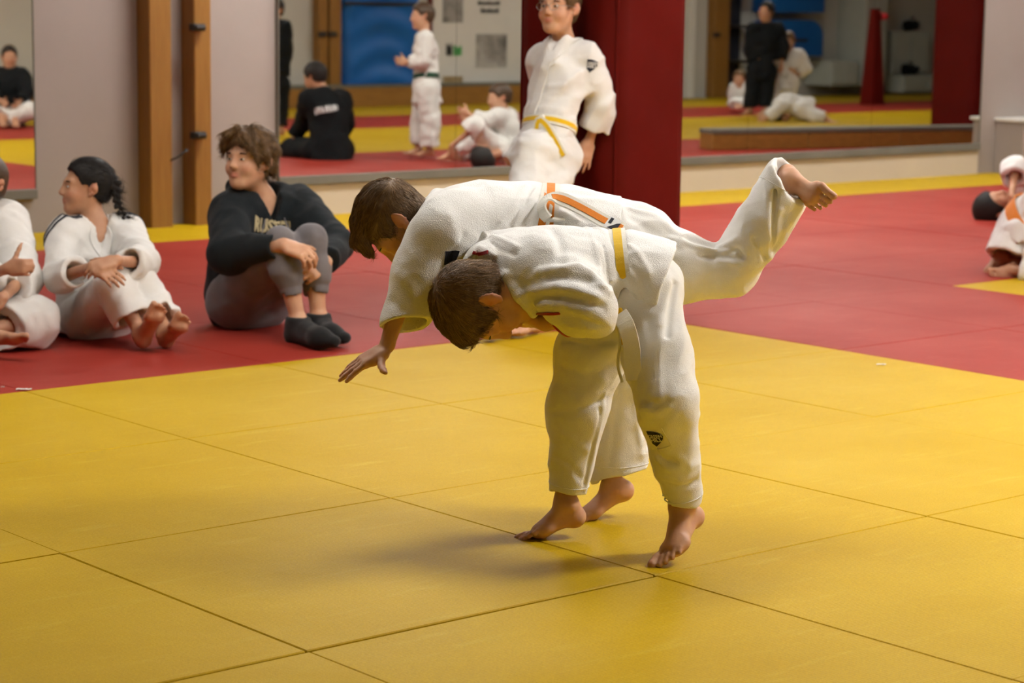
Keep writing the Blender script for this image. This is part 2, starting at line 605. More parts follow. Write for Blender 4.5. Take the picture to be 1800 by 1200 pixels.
make_mirror(4.0, 5.885, [], 'wall mirror at the left edge above the half-hidden child', [0.0])
make_mirror(7.51, 14.23, [8.87, 10.22, 11.565, 12.915], 'long wall mirror running behind the red padded pillar', [0.0, 0.0, 0.0, 0.0, 0.0])


def make_post(x0, x1, label, clamps):
    root = empty('timber_post', ((x0 + x1) / 2, 10.93, 0))
    tag(root, label, 'post', 'timber posts on the wall')
    b = MB()
    b.box((x0, 10.86, -0.02), (x1, 11.0, CEIL_Z), 0.006)
    b.build('post_beam', M['pine'], root)
    for z in clamps:
        c = MB()
        c.box((x0 - 0.03, 10.815, z - 0.02), (x0 + 0.05, 10.87, z + 0.02), 0.004)
        c.tube([(x0 - 0.02, 10.81, z), (x0 + 0.04, 10.81, z)], 0.014, 10)
        c.build('clamp', M['black_metal'], root)
    return root


make_post(6.555, 6.70, 'left pine timber post on the pale wall, behind the braided girl', [])
make_post(6.85, 6.965, 'pine timber post with two black clamps, left of the teenager', [1.135, 0.52])
b = MB()
p = onY(300, 282, 10.86)
b.tube([p, p + V(0.03, -0.03, 0.02), p + V(0.07, -0.04, 0.05), p + V(0.085, -0.035, 0.06)], [0.005, 0.006, 0.008, 0.012], 8)
tag(b.build('wall_hook', M['black_metal'], None, True), 'small dark metal hook sticking out beside the left timber post', 'hook')


def make_pillar(x0, x1, y0, y1, label):
    root = empty('padded_pillar', ((x0 + x1) / 2, (y0 + y1) / 2, 0))
    tag(root, label, 'pillar', 'red padded pillars')
    b = MB()
    b.box((x0 + 0.09, y0 + 0.09, -0.02), (x1 - 0.09, y1 - 0.09, CEIL_Z), 0.01)
    b.build('column_core', M['wall_far'], root)
    # four upholstered pads, edges rounded, slightly billowed
    def pad(org, ex, nrm, w, name):
        n, m, t = 40, 15, 0.092
        P = np.zeros((n, m, 3))
        for i in range(n):
            z = 0.005 + 2.2 * i / (n - 1)
            for j in range(m):
                s = j / (m - 1)
                q = min(s, 1 - s) * w
                edge = min(1, q / 0.035)
                rnd = 0.035 * (1 - math.sqrt(max(0, 1 - (1 - edge) ** 2)))
                bil = 0.006 * math.sin(math.pi * s) + 0.0025 * math.sin(z * 9 + 3 * s) * math.sin(math.pi * s) + 0.002 * math.sin(z * 23 + 7 * s)
                P[i, j] = org + ex * (s * w) + nrm * (t - rnd + bil) + V(0, 0, z)
        g = MB()
        g.grid(P)
        # backs and top
        back = [org + V(0, 0, .005), org + ex * w + V(0, 0, .005), org + ex * w + V(0, 0, 2.205), org + V(0, 0, 2.205)]
        g.poly(back, [(3, 2, 1, 0)])
        top = [P[-1, j] for j in range(m)] + [back[2], back[3]]
        g.poly(top, [tuple(range(m)) + (m, m + 1)])
        o = g.build(name, M['pad_red'], root, True)
        s = MB()                                   # seam welt down the corner
        s.tube([org + nrm * 0.062 + V(0, 0, z) for z in np.linspace(0.01, 2.2, 12)], 0.006, 6)
        s.build('seam_welt', M['pad_red'], o, True)
        return o
    t = 0.092
    pad(V(x0 + t * .35, y0 + t, 0), V(1, 0, 0), V(0, -1, 0), x1 - x0 - .7 * t, 'pad')
    pad(V(x0 + t, y1 - t * .35, 0), V(0, -1, 0), V(-1, 0, 0), y1 - y0 - .7 * t, 'pad')
    pad(V(x1 - t * .35, y1 - t, 0), V(-1, 0, 0), V(0, 1, 0), x1 - x0 - .7 * t, 'pad')
    pad(V(x1 - t, y0 + t * .35, 0), V(0, 1, 0), V(1, 0, 0), y1 - y0 - .7 * t, 'pad')
    return root


make_pillar(6.172, 6.612, 6.60, 7.255, 'tall dark red padded pillar the boy with glasses leans against')
make_pillar(19.05, 19.75, 6.55, 7.2, 'dark red padded pillar seen only in the mirror at right')


def make_wall_box():
    root = empty('wall_cabinet', (15.2, 10.85, 0))
    tag(root, 'low pale boxed ledge against the wall at the right edge', 'cabinet')
    b = MB()
    b.box((14.47, 10.72, -0.02), (16.3, 11.0, 0.415), 0.006)
    b.build('cabinet_body', M['wall'], root)
    b = MB()
    b.box((14.45, 10.70, 0.415), (16.32, 11.0, 0.44), 0.004)
    b.build('cabinet_top', M['white_board'], root)
    b = MB()
    b.box((14.62, 10.712, 0.03), (16.2, 10.72, 0.39), 0.002)
    b.build('front_panel', M['wall'], root)


make_wall_box()


def make_lamps():
    n = 0
    pos = ['behind the throwing pair', 'right of the throwing pair', 'before the pillar', 'right of the pillar', 'over the seated children', 'between pillar and mirror wall',
           'near the long mirror', 'over the far mirror end', 'over the far mats', 'by the second pillar, mirror side', 'by the second pillar, opposite side',
           'at the far end, mirror side', 'at the far end, opposite side', 'by the opposite wall']
    for (x, y, lx, wy, s) in LAMPS:
        root = empty('ceiling_lamp', (x, y, CEIL_Z))
        tag(root, 'long white ceiling lamp ' + pos[n], 'lamp', 'ceiling lamps')
        b = MB()
        z1 = CEIL_Z
        b.box((x - lx / 2 - .02, y - wy / 2 - .02, z1 - .05), (x + lx / 2 + .02, y + wy / 2 + .02, z1), 0.004)
        b.build('lamp_housing', M['lamp_white'], root)
        b = MB()
        b.box((x - lx / 2, y - wy / 2, z1 - .075), (x + lx / 2, y + wy / 2, z1 - .05), 0.004)
        mm, nt, bb = nmat('lamp_diffuser', (0.9, 0.9, 0.88, 1), 0.5)
        bb.inputs['Emission Color'].default_value = LAMP_COL + (1,)
        bb.inputs['Emission Strength'].default_value = LAMP * s
        b.build('diffuser', mm, root)
        n += 1


make_lamps()
# ------------------------------------------------------------------ implicit surfaces: bodies, hair and clothes are grown from these
from concurrent.futures import ThreadPoolExecutor
POOL = ThreadPoolExecutor(4)
F32 = np.float32


def f3(v):
    return np.asarray(v, dtype=F32)


def smin(a, b, k):
    h = np.clip(0.5 + 0.5 * (b - a) / k, 0, 1)
    return b + (a - b) * h - k * h * (1 - h)


def smax(a, b, k):
    return -smin(-a, -b, k)


def cone(a, b, ra, rb, flat=None, fs=1.0):
    """tapered limb from a to b; flat/fs squash the section along one way"""
    a, b = f3(a), f3(b)
    ab = b - a
    L2 = float(ab.dot(ab)) + 1e-12
    fd = None if flat is None else f3(unit(flat))

    def fn(P):
        q = P - a
        t = np.clip((q @ ab) / L2, 0, 1)
        q = q - t[:, None] * ab
        r = ra + (rb - ra) * t
        if fd is None:
            return np.sqrt((q * q).sum(1)) - r
        c = q @ fd
        q1 = q + ((fs - 1) * c)[:, None] * fd
        q2 = q + ((fs * fs - 1) * c)[:, None] * fd
        n1 = np.sqrt((q1 * q1).sum(1)) + 1e-6
        n2 = np.sqrt((q2 * q2).sum(1)) + 1e-6
        return (n1 - r) * n1 / n2
    return fn


def ball(c, r):
    c = f3(c)
    return lambda P: np.sqrt(((P - c) ** 2).sum(1)) - r


def ell(c, fr, rad):
    c, fr, rad = f3(c), f3(fr), f3(rad)

    def fn(P):
        q = (P - c) @ fr.T
        q1 = q / rad
        k0 = np.sqrt((q1 * q1).sum(1)) + 1e-6
        q2 = q1 / rad
        k1 = np.sqrt((q2 * q2).sum(1)) + 1e-6
        return k0 * (k0 - 1) / k1
    return fn


def rbox(c, fr, h, r):
    c, fr, h = f3(c), f3(fr), f3(h) - r

    def fn(P):
        q = np.abs((P - c) @ fr.T) - h
        o = np.sqrt((np.maximum(q, 0) ** 2).sum(1)) + np.minimum(q.max(1), 0)
        return o - r
    return fn


def endcut(p, d, R):
    """the space beyond plane p along d, within radius R of the axis"""
    p, d = f3(p), f3(unit(d))

    def fn(P):
        q = P - p
        t = q @ d
        w = q - t[:, None] * d
        return np.maximum(-t, np.sqrt((w * w).sum(1)) - R)
    return fn


def half(p, d):
    """negative on the side that d points to"""
    p, d = f3(p), f3(unit(d))
    return lambda P: -((P - p) @ d)


def polydist(pts):
    pts = [f3(p) for p in pts]

    def fn(P):
        D = None
        for a, b in zip(pts[:-1], pts[1:]):
            ab = b - a
            q = P - a
            t = np.clip((q @ ab) / (float(ab.dot(ab)) + 1e-12), 0, 1)
            q = q - t[:, None] * ab
            d = (q * q).sum(1)
            D = d if D is None else np.minimum(D, d)
        return np.sqrt(D)
    return fn


_TAB = np.random.default_rng(11).random((32, 32, 32)).astype(F32)


def vnoise(P):
    i = np.floor(P).astype(np.int32)
    f = (P - i).astype(F32)
    f = f * f * (3 - 2 * f)
    i0 = i & 31
    i1 = (i + 1) & 31
    x0, y0, z0 = i0.T
    x1, y1, z1 = i1.T
    fx, fy, fz = f.T
    T = _TAB
    a = T[x0, y0, z0] * (1 - fx) + T[x1, y0, z0] * fx
    b_ = T[x0, y1, z0] * (1 - fx) + T[x1, y1, z0] * fx
    c = T[x0, y0, z1] * (1 - fx) + T[x1, y0, z1] * fx
    d = T[x0, y1, z1] * (1 - fx) + T[x1, y1, z1] * fx
    a = a * (1 - fy) + b_ * fy
    c = c * (1 - fy) + d * fy
    return a * (1 - fz) + c * fz


class Sdf:
    def __init__(s):
        s.p = []
        s.lo, s.hi = None, None

    def _grow(s, pts, r):
        for p in pts:
            p = V(p)
            s.lo = p - r if s.lo is None else np.minimum(s.lo, p - r)
            s.hi = p + r if s.hi is None else np.maximum(s.hi, p + r)

    def u(s, fn, k=0.01):
        s.p.append(('u', fn, k))
        return s

    def limb(s, a, b, ra, rb, k=0.01, flat=None, fs=1.0):
        s._grow([a, b], max(ra, rb) + 0.01)
        return s.u(cone(a, b, ra, rb, flat, fs), k)

    def chain(s, pts, rs, k=0.01, flat=None, fs=1.0):
        for i in range(len(pts) - 1):
            s.limb(pts[i], pts[i + 1], rs[i], rs[i + 1], k, flat, fs)
        return s

    def ell(s, c, fr, rad, k=0.01):
        s._grow([c], max(rad) + 0.01)
        return s.u(ell(c, fr, rad), k)

    def box(s, c, fr, h, r, k=0.01):
        s._grow([c], float(np.linalg.norm(h)) + 0.01)
        return s.u(rbox(c, fr, h, r), k)

    def cut(s, fn, k=0.004):
        s.p.append(('s', fn, k))
        return s

    def keep(s, fn, k=0.004):
        s.p.append(('i', fn, k))
        return s

    def fold(s, pts, w, amp):
        """raised (amp>0) or sunken fold along a line"""
        d = polydist(pts)
        s.p.append(('x', lambda P: d(P) - 2.5 * w, lambda P: -amp * np.exp(-(d(P) / w) ** 2)))
        return s

    def warp(s, fn):
        s.p.append(('w', None, fn))
        return s

    def ev(s, P, warps=True):
        D = np.full(len(P), 9.0, F32)
        for op, fn, k in s.p:
            if op == 'u':
                D = smin(D, fn(P), k)
            elif op == 's':
                D = smax(D, -fn(P), k)
            elif op == 'i':
                D = smax(D, fn(P), k)
            elif op == 'x':
                D = D + k(P)
            elif warps:
                D = D + k(P)
        return D

    def grad(s, P, e=0.0015):
        P = P.astype(F32)
        g = np.zeros_like(P)
        for a in range(3):
            d = np.zeros(3, F32)
            d[a] = e
            g[:, a] = s.ev(P + d) - s.ev(P - d)
        return g / (np.linalg.norm(g, axis=1, keepdims=True) + 1e-9)

    def project(s, P, it=10):
        P = np.atleast_2d(np.asarray(P, F32)).copy()
        for _ in range(it):
            P -= 0.8 * s.ev(P)[:, None] * s.grad(P)
        return P

    def trace(s, px, py, t0=3.0, t1=25.0):
        """first point of the surface on the sight line through a frame position"""
        d = ray(px, py)
        L = np.linalg.norm(d)
        d = d / L
        t = t0
        for _ in range(120):
            h = float(s.ev(f3(CC + d * t)[None])[0])
            if h < 0.0008:
                break
            t += max(h * 0.8, 0.0005)
            if t > t1:
                return None
        return CC + d * t

    def mesh(s, vox, smooth_it=2):
        B = 8
        lo = s.lo - 4 * vox
        n = np.ceil((s.hi + 4 * vox - lo) / (vox * B)).astype(int) + 1
        bi = np.stack(np.meshgrid(*[np.arange(k) for k in n], indexing='ij'), -1).reshape(-1, 3)
        hb = vox * B * math.sqrt(3) / 2
        cen = (lo + (bi + 0.5) * vox * B).astype(F32)
        D = s.ev(cen, False)
        act = np.abs(D) < hb * 1.25 + 0.008
        bi, cen = bi[act], cen[act]
        g = np.arange(B + 1)
        loc = np.stack(np.meshgrid(g, g, g, indexing='ij'), -1).reshape(-1, 3)
        nb, nn = len(bi), len(loc)
        base = (lo + bi * vox * B).astype(F32)
        Dn = np.full((nb, nn), 9.0, F32)
        offs = (loc * vox).astype(F32)
        CH = 160

        def work(c0):
            cc = cen[c0:c0 + CH]
            bb = base[c0:c0 + CH]
            Dl = np.full((len(cc), nn), 9.0, F32)
            for op, fn, k in s.p:
                if fn is None:
                    sel = np.arange(len(cc))
                else:
                    fc = fn(cc)
                    m = fc > -3.2 * hb if op == 'i' else fc < 3.2 * hb + (k if not callable(k) else 0.02)
                    sel = np.nonzero(m)[0]
                if not len(sel):
                    continue
                P = (bb[sel][:, None, :] + offs[None]).reshape(-1, 3)
                cur = Dl[sel].reshape(-1)
                if op == 'u':
                    cur = smin(cur, fn(P), k)
                elif op == 's':
                    cur = smax(cur, -fn(P), k)
                elif op == 'i':
                    cur = smax(cur, fn(P), k)
                else:
                    near = np.abs(cur) < 2.5 * vox + 0.012
                    if near.any():
                        cur[near] = cur[near] + k(P[near])
                Dl[sel] = cur.reshape(len(sel), nn)
            Dn[c0:c0 + CH] = Dl
        list(POOL.map(work, range(0, nb, CH)))
        Dn = Dn.reshape(nb, B + 1, B + 1, B + 1)
        neg = Dn < 0
        # one vertex in every cell the surface crosses
        cnt = np.zeros((nb, B, B, B), np.int8)
        acc = np.zeros((nb, B, B, B, 3), F32)
        sl = lambda o: slice(o, o + B)
        E = []
        for ax in range(3):
            for p in (0, 1):
                for q in (0, 1):
                    o0 = [0, 0, 0]
                    oth = [a for a in range(3) if a != ax]
                    o0[oth[0]], o0[oth[1]] = p, q
                    o1 = list(o0)
                    o1[ax] += 1
                    d0 = Dn[:, sl(o0[0]), sl(o0[1]), sl(o0[2])]
                    d1 = Dn[:, sl(o1[0]), sl(o1[1]), sl(o1[2])]
                    cr = (d0 < 0) != (d1 < 0)
                    w = np.nonzero(cr)
                    t = d0[w] / (d0[w] - d1[w])
                    cnt[w] += 1
                    v = np.zeros((len(t), 3), F32)
                    v[:, ax] = t
                    v[:, oth[0]] = p
                    v[:, oth[1]] = q
                    acc[w] += v
        w = np.nonzero(cnt)
        cell = bi[w[0]] * B + np.stack(w[1:], 1)
        tot = n * B
        key = (cell[:, 0].astype(np.int64) * (tot[1] + 1) + cell[:, 1]) * (tot[2] + 1) + cell[:, 2]
        pos = lo + (cell + acc[w] / cnt[w][:, None]) * vox
        order = np.argsort(key)
        key, pos = key[order], pos[order]
        quads = []
        for ax in range(3):
            o1 = [0, 0, 0]
            o1[ax] = 1
            a = neg[:, 0:B, 0:B, 0:B]
            b_ = neg[:, o1[0]:o1[0] + B, o1[1]:o1[1] + B, o1[2]:o1[2] + B]
            w = np.nonzero(a != b_)
            flip = a[w]
            c = bi[w[0]] * B + np.stack(w[1:], 1)
            u_, v_ = [(1, 2), (2, 0), (0, 1)][ax]
            ids = []
            ok = np.ones(len(c), bool)
            for du, dv in ((-1, -1), (0, -1), (0, 0), (-1, 0)):
                cc = c.copy()
                cc[:, u_] += du
                cc[:, v_] += dv
                kk = (cc[:, 0].astype(np.int64) * (tot[1] + 1) + cc[:, 1]) * (tot[2] + 1) + cc[:, 2]
                ix = np.clip(np.searchsorted(key, kk), 0, len(key) - 1)
                ok &= key[ix] == kk
                ids.append(ix)
            q = np.stack(ids, 1)
            q[~flip] = q[~flip][:, ::-1]
            quads.append(q[ok])
        quads = np.concatenate(quads)
        # light smoothing
        e = np.concatenate([quads[:, [0, 1]], quads[:, [1, 2]], quads[:, [2, 3]], quads[:, [3, 0]]])
        for it in range(smooth_it):
            for lam in (0.5, -0.52):
                sm = np.zeros_like(pos)
                c2 = np.zeros(len(pos))
                for a_ in range(3):
                    sm[:, a_] = np.bincount(e[:, 0], pos[e[:, 1], a_], len(pos)) + np.bincount(e[:, 1], pos[e[:, 0], a_], len(pos))
                c2 = np.bincount(e[:, 0], minlength=len(pos)) + np.bincount(e[:, 1], minlength=len(pos))
                pos = pos + lam * (sm / np.maximum(c2, 1)[:, None] - pos)
        return pos, quads


def np_mesh(name, pos, quads, org, tint=None):
    me = bpy.data.meshes.new(name)
    nv, nf = len(pos), len(quads)
    me.vertices.add(nv)
    me.vertices.foreach_set('co', (pos - org).astype(F32).ravel())
    me.loops.add(nf * 4)
    me.loops.foreach_set('vertex_index', quads.astype(np.int32).ravel())
    me.polygons.add(nf)
    me.polygons.foreach_set('loop_start', (np.arange(nf) * 4).astype(np.int32))
    me.update(calc_edges=True)
    me.polygons.foreach_set('use_smooth', np.ones(nf, bool))
    at = me.color_attributes.new('tint', 'FLOAT_COLOR', 'POINT')
    c = np.ones((nv, 4), F32)
    if tint is not None:
        c[:, :3] = tint
    at.data.foreach_set('color', c.ravel())
    me.validate()
    return me


def sdf_obj(name, sdf, vox, m, root, tint=None, smooth_it=2):
    pos, quads = sdf.mesh(vox, smooth_it)
    org = V(root.location)
    me = np_mesh(name, pos, quads, org, None if tint is None else tint(pos))
    me.materials.append(m)
    o = bpy.data.objects.new(name, me)
    COL.objects.link(o)
    o.parent = root
    return o, pos, quads


def child(mb_or_obj, root):
    """parent an object whose vertices are in hall coordinates to a root empty"""
    o = mb_or_obj
    o.parent = root
    o.matrix_parent_inverse = Matrix.Translation(-Vector(root.location))
    return o


def resample(pts, n):
    pts = np.array([V(p) for p in pts])
    d = np.r_[0, np.cumsum(np.linalg.norm(np.diff(pts, axis=0), axis=1))]
    t = np.linspace(0, d[-1], n)
    return np.stack([np.interp(t, d, pts[:, a]) for a in range(3)], 1)


def smooth_path(pts, n):
    """Catmull-Rom through pts"""
    pts = [V(p) for p in pts]
    P = [2 * pts[0] - pts[1]] + pts + [2 * pts[-1] - pts[-2]]
    out = []
    for i in range(1, len(P) - 2):
        for t in np.linspace(0, 1, 12, endpoint=False):
            a, b_, c, d = P[i - 1], P[i], P[i + 1], P[i + 2]
            out.append(0.5 * (2 * b_ + (c - a) * t + (2 * a - 5 * b_ + 4 * c - d) * t * t + (3 * b_ - a - 3 * c + d) * t ** 3))
    out.append(pts[-1])
    return resample(out, n)


def ribbon(pts, nrm, width, th, lift=0.0, surf=None, closed=False, ns=5):
    """flat band along pts, lying on surf when one is given; returns an MB"""
    P = np.asarray(pts, float)
    n = len(P)
    T = np.gradient(P, axis=0)
    if closed:
        T = np.roll(P, -1, 0) - np.roll(P, 1, 0)
    T /= np.linalg.norm(T, axis=1, keepdims=True) + 1e-9
    N = np.asarray(nrm, float)
    if N.ndim == 1:
        N = np.tile(N, (n, 1))
    N = N - (N * T).sum(1, keepdims=True) * T
    N /= np.linalg.norm(N, axis=1, keepdims=True) + 1e-9
    Bn = np.cross(T, N)
    top = np.zeros((n, ns, 3))
    bot = np.zeros((n, ns, 3))
    for j in range(ns):
        s = (j / (ns - 1) - 0.5) * width
        q = P + Bn * s
        nn = N
        if surf is not None:
            q = surf.project(q, 6).astype(float)
            nn = surf.grad(q).astype(float)
            # keep the band from dipping into creases
        top[:, j] = q + nn * (th + lift)
        bot[:, j] = q + nn * (lift - 0.001)
    if surf is not None:
        for arr in (top, bot):
            for _ in range(2):
                a2 = arr.copy()
                if closed:
                    a2 = (np.roll(arr, 1, 0) + 2 * arr + np.roll(arr, -1, 0)) / 4
                else:
                    a2[1:-1] = (arr[:-2] + 2 * arr[1:-1] + arr[2:]) / 4
                arr[:] = a2
    ring = np.concatenate([top, bot[:, ::-1]], 1)
    mb = MB()
    if closed:
        ring = np.concatenate([ring, ring[:1]], 0)
    mb.grid(ring[:, ::-1], 0, True)
    if not closed:
        m = ns * 2
        mb.poly(ring[0], [tuple(range(m))])
        mb.poly(ring[-1], [tuple(range(m))[::-1]])
    return mb


def text_mesh(txt, size, bold=0.0):
    cu = bpy.data.curves.new('lettering', 'FONT')
    cu.body = txt
    cu.size = size
    cu.align_x = 'CENTER'
    cu.align_y = 'CENTER'
    cu.offset = bold
    cu.resolution_u = 2
    o = bpy.data.objects.new('lettering', cu)
    COL.objects.link(o)
    dg = bpy.context.evaluated_depsgraph_get()
    me = bpy.data.meshes.new_from_object(o.evaluated_get(dg))
    bpy.data.objects.remove(o)
    bpy.data.curves.remove(cu)
    v = np.array([q.co[:] for q in me.vertices])
    f = [tuple(p.vertices) for p in me.polygons]
    bpy.data.meshes.remove(me)
    return v, f


def lettering(txt, size, c, ex, ey, surf, lift, m, root, bold=0.0, sx=1.0, name='lettering'):
    v, f = text_mesh(txt, size, bold)
    P = V(c) + v[:, :1] * sx * V(ex) + v[:, 1:2] * V(ey)
    if surf is not None:
        P = surf.project(P, 6).astype(float)
        P = P + surf.grad(P) * lift
    mb = MB()
    mb.poly(P, f)
    return child(mb.build(name, m), root)


def patch(outline, c, ex, ey, surf, lift, m, root, name='patch', step=0.004):
    """flat badge from a 2D outline laid on a surface"""
    import bmesh
    ol = np.array(outline, float)
    bm = bmesh.new()
    vs = [bm.verts.new((p[0], p[1], 0)) for p in ol]
    bm.faces.new(vs)
    bmesh.ops.triangulate(bm, faces=bm.faces[:])
    for _ in range(2):
        bmesh.ops.subdivide_edges(bm, edges=bm.edges[:], cuts=1, use_grid_fill=True)
    bm.verts.index_update()
    v = np.array([q.co[:] for q in bm.verts])
    f = [tuple(q.index for q in p.verts) for p in bm.faces]
    bm.free()
    P = V(c) + v[:, :1] * V(ex) + v[:, 1:2] * V(ey)
    if surf is not None:
        P = surf.project(P, 6).astype(float)
        P = P + surf.grad(P) * lift
    mb = MB()
    mb.poly(P, f)
    return child(mb.build(name, m), root)
# ------------------------------------------------------------------ people
def frame(fwd, up):
    """rows: left, forward, up"""
    u_ = unit(up)
    f_ = unit(V(fwd) - u_ * np.dot(V(fwd), u_))
    return np.array([np.cross(u_, f_), f_, u_])


class Head:
    def __init__(s, c, fwd, up, sc):
        s.c, s.fr, s.s = V(c), frame(fwd, up), sc

    def w(s, x, y, z):
        return s.c + (s.fr[0] * x + s.fr[1] * y + s.fr[2] * z) * s.s

    def loc(s, P):
        return ((P - f3(s.c)) @ f3(s.fr).T) / s.s

    def add(s, S, child_face=True):
        k = s.s
        w = s.w
        S.ell(w(0, -0.014, 0.034), s.fr, (0.074 * k, 0.096 * k, 0.084 * k), 0.02 * k)
        S.ell(w(0, 0.030, -0.026), s.fr, (0.059 * k, 0.062 * k, 0.082 * k), 0.03 * k)
        S.limb(w(0, 0.015, -0.06), w(0, 0.066, -0.094), 0.047 * k, 0.020 * k, 0.03 * k)
        for sx in (1, -1):
            S.limb(w(0.045 * sx, -0.005, -0.045), w(0.02 * sx, 0.055, -0.09), 0.018 * k, 0.015 * k, 0.03 * k)
            S.u(ball(w(0.035 * sx, 0.060, -0.034), 0.027 * k), 0.02 * k)
            S.u(cone(w(0.012 * sx, 0.084, 0.022), w(0.043 * sx, 0.070, 0.024), 0.011 * k, 0.010 * k), 0.015 * k)
        for sx in (1, -1):
            S.cut(ball(w(0.030 * sx, 0.104, 0.003), 0.017 * k), 0.014 * k)
            S.u(ell(w(0.030 * sx, 0.0745, 0.002), s.fr, (0.0165 * k, 0.0125 * k, 0.0105 * k)), 0.005 * k)
        S.limb(w(0, 0.088, 0.014), w(0, 0.105, -0.026), 0.0085 * k, 0.0108 * k, 0.012 * k)
        S.u(cone(w(0.010, 0.098, -0.031), w(-0.010, 0.098, -0.031), 0.0085 * k, 0.0085 * k), 0.006 * k)
        for sx in (1, -1):
            S.cut(ball(w(0.0075 * sx, 0.107, -0.039), 0.0035 * k), 0.003 * k)
        S.u(ell(w(0, 0.089, -0.055), s.fr, (0.020 * k, 0.0085 * k, 0.0055 * k)), 0.006 * k)
        S.u(ell(w(0, 0.088, -0.066), s.fr, (0.017 * k, 0.0095 * k, 0.0065 * k)), 0.006 * k)
        S.cut(cone(w(0.019, 0.092, -0.0605), w(-0.019, 0.092, -0.0605), 0.0018 * k, 0.0018 * k), 0.003 * k)
        for sx in (1, -1):      # ears: rim, hollow, lobe
            back = unit(s.fr[0] * sx * 0.55 - s.fr[1] * 0.85)
            up_ = unit(s.fr[2] - s.fr[1] * 0.22)
            out = unit(np.cross(up_, back) * sx)
            ef = np.array([out, np.cross(up_, out), up_])
            c = w(0.079 * sx, -0.014, -0.002)
            ax, bx = ef[1] if np.dot(ef[1], s.fr[1]) < 0 else -ef[1], ef[2]
            S.ell(c - out * 0.002 * k, ef, (0.0055 * k, 0.0185 * k, 0.029 * k), 0.004 * k)
            rim = [c + (ax * 0.0195 * math.cos(t) * (1 if math.sin(t) > -.3 else .8) + bx * 0.030 * math.sin(t)) * k + out * 0.0015 * k for t in np.linspace(-1.9, 2.7, 12)]
            S.chain(rim, [0.0030 * k] + [0.0040 * k] * 10 + [0.0030 * k], 0.002 * k)
            S.cut(ell(c + (out * 0.0055 - ax * 0.003 - bx * 0.004) * k, ef, (0.0075 * k, 0.0095 * k, 0.0135 * k)), 0.003 * k)
            S.u(ball(c + (out * 0.001 - ax * 0.013 - bx * 0.007) * k, 0.0052 * k), 0.005 * k)
            S.u(ball(c + (-ax * 0.006 - bx * 0.027) * k, 0.0072 * k), 0.005 * k)
        return S

    def tint(s, pos, t):
        q = s.loc(pos.astype(F32))
        lip = np.exp(-((q[:, 0] / 0.020) ** 4 + ((q[:, 2] + 0.0605) / 0.0115) ** 4)) * (q[:, 1] > 0.07)
        t *= 1 - lip[:, None] * np.array([0.12, 0.42, 0.36])
        for sx in (1, -1):
            ck = np.exp(-(((q[:, 0] - 0.042 * sx) / 0.02) ** 2 + ((q[:, 2] + 0.03) / 0.02) ** 2)) * (q[:, 1] > 0.02)
            t *= 1 - ck[:, None] * np.array([0.0, 0.12, 0.12])
            er = np.exp(-(((q[:, 0] - 0.082 * sx) / 0.012) ** 2 + ((q[:, 1] + 0.014) / 0.03) ** 2 + ((q[:, 2]) / 0.035) ** 2))
            t *= 1 - er[:, None] * np.array([0.0, 0.25, 0.28])
        return t

    def eyes(s, root, hair_m, open_=1.0, brow=True, glasses=False):
        k = s.s
        for sx in (1, -1):
            mb = MB()
            c = s.w(0.030 * sx, 0.0835, 0.001)
            n, m = 10, 14
            P = np.zeros((n, m, 3))
            rx, ry, rz = 0.0128 * k, 0.0055 * k, 0.0058 * k * open_
            for i in range(n):
                a = -math.pi / 2 + math.pi * i / (n - 1)
                for j in range(m):
                    b_ = 2 * math.pi * j / m
                    x, z, y = math.cos(a) * math.cos(b_), math.cos(a) * math.sin(b_), math.sin(a)
                    P[i, j] = c + s.fr[0] * (rx * x) + s.fr[1] * (ry * y) + s.fr[2] * (rz * z)
            mb.grid(P, 0, True)
            for i, fc in enumerate(mb.f):
                cc = np.mean([mb.v[q] for q in fc], 0) - c
                if abs(cc.dot(s.fr[0])) < 0.0058 * k and cc.dot(s.fr[1]) > 0:
                    mb.mi[i] = 1
            if open_ > 0.5:
                child(mb.build('eye', [M['eye_white'], M['iris']], None, True), root)
            lid = MB()
            lid.tube([s.w((0.030 + dx) * sx, 0.0845 - abs(dx) * 0.35, 0.0015 + 0.0058 * open_ * (1 - (dx / 0.014) ** 2)) for dx in np.linspace(-0.014, 0.014, 7)],
                     [0.0006 * k, 0.0011 * k, 0.0013 * k, 0.0014 * k, 0.0014 * k, 0.0012 * k, 0.0007 * k], 5)
            child(lid.build('eyelashes', hair_m, None, True), root)
            if brow:
                bw = MB()
                bw.tube([s.w((0.030 + dx) * sx, 0.0905 - abs(dx - 0.0) * 0.28 - max(0, dx) * 0.25, 0.021 + 0.003 * math.cos(dx / 0.02)) for dx in np.linspace(-0.017, 0.02, 8)],
                        [0.0015 * k, 0.0026 * k, 0.003 * k, 0.003 * k, 0.0028 * k, 0.0024 * k, 0.0018 * k, 0.001 * k], 6)
                child(bw.build('eyebrow', hair_m, None, True), root)
        if glasses:
            gl = MB()
            for sx in (1, -1):
                ring = [s.w((0.032 + 0.021 * math.cos(a)) * sx, 0.106 - 0.15 * max(0, 0.021 * math.cos(a)), -0.001 + 0.0165 * math.sin(a)) for a in np.linspace(0, 2 * math.pi, 25)]
                gl.tube(ring, 0.0013 * k, 6)
                gl.tube([s.w(0.052 * sx, 0.101, 0.003), s.w(0.076 * sx, 0.06, 0.004), s.w(0.083 * sx, -0.005, 0.004)], 0.0013 * k, 6)
            gl.tube([s.w(0.011, 0.106, 0.003), s.w(0, 0.1125, 0.006), s.w(-0.011, 0.106, 0.003)], 0.0013 * k, 6)
            child(gl.build('glasses', M['glasses'], None, True), root)

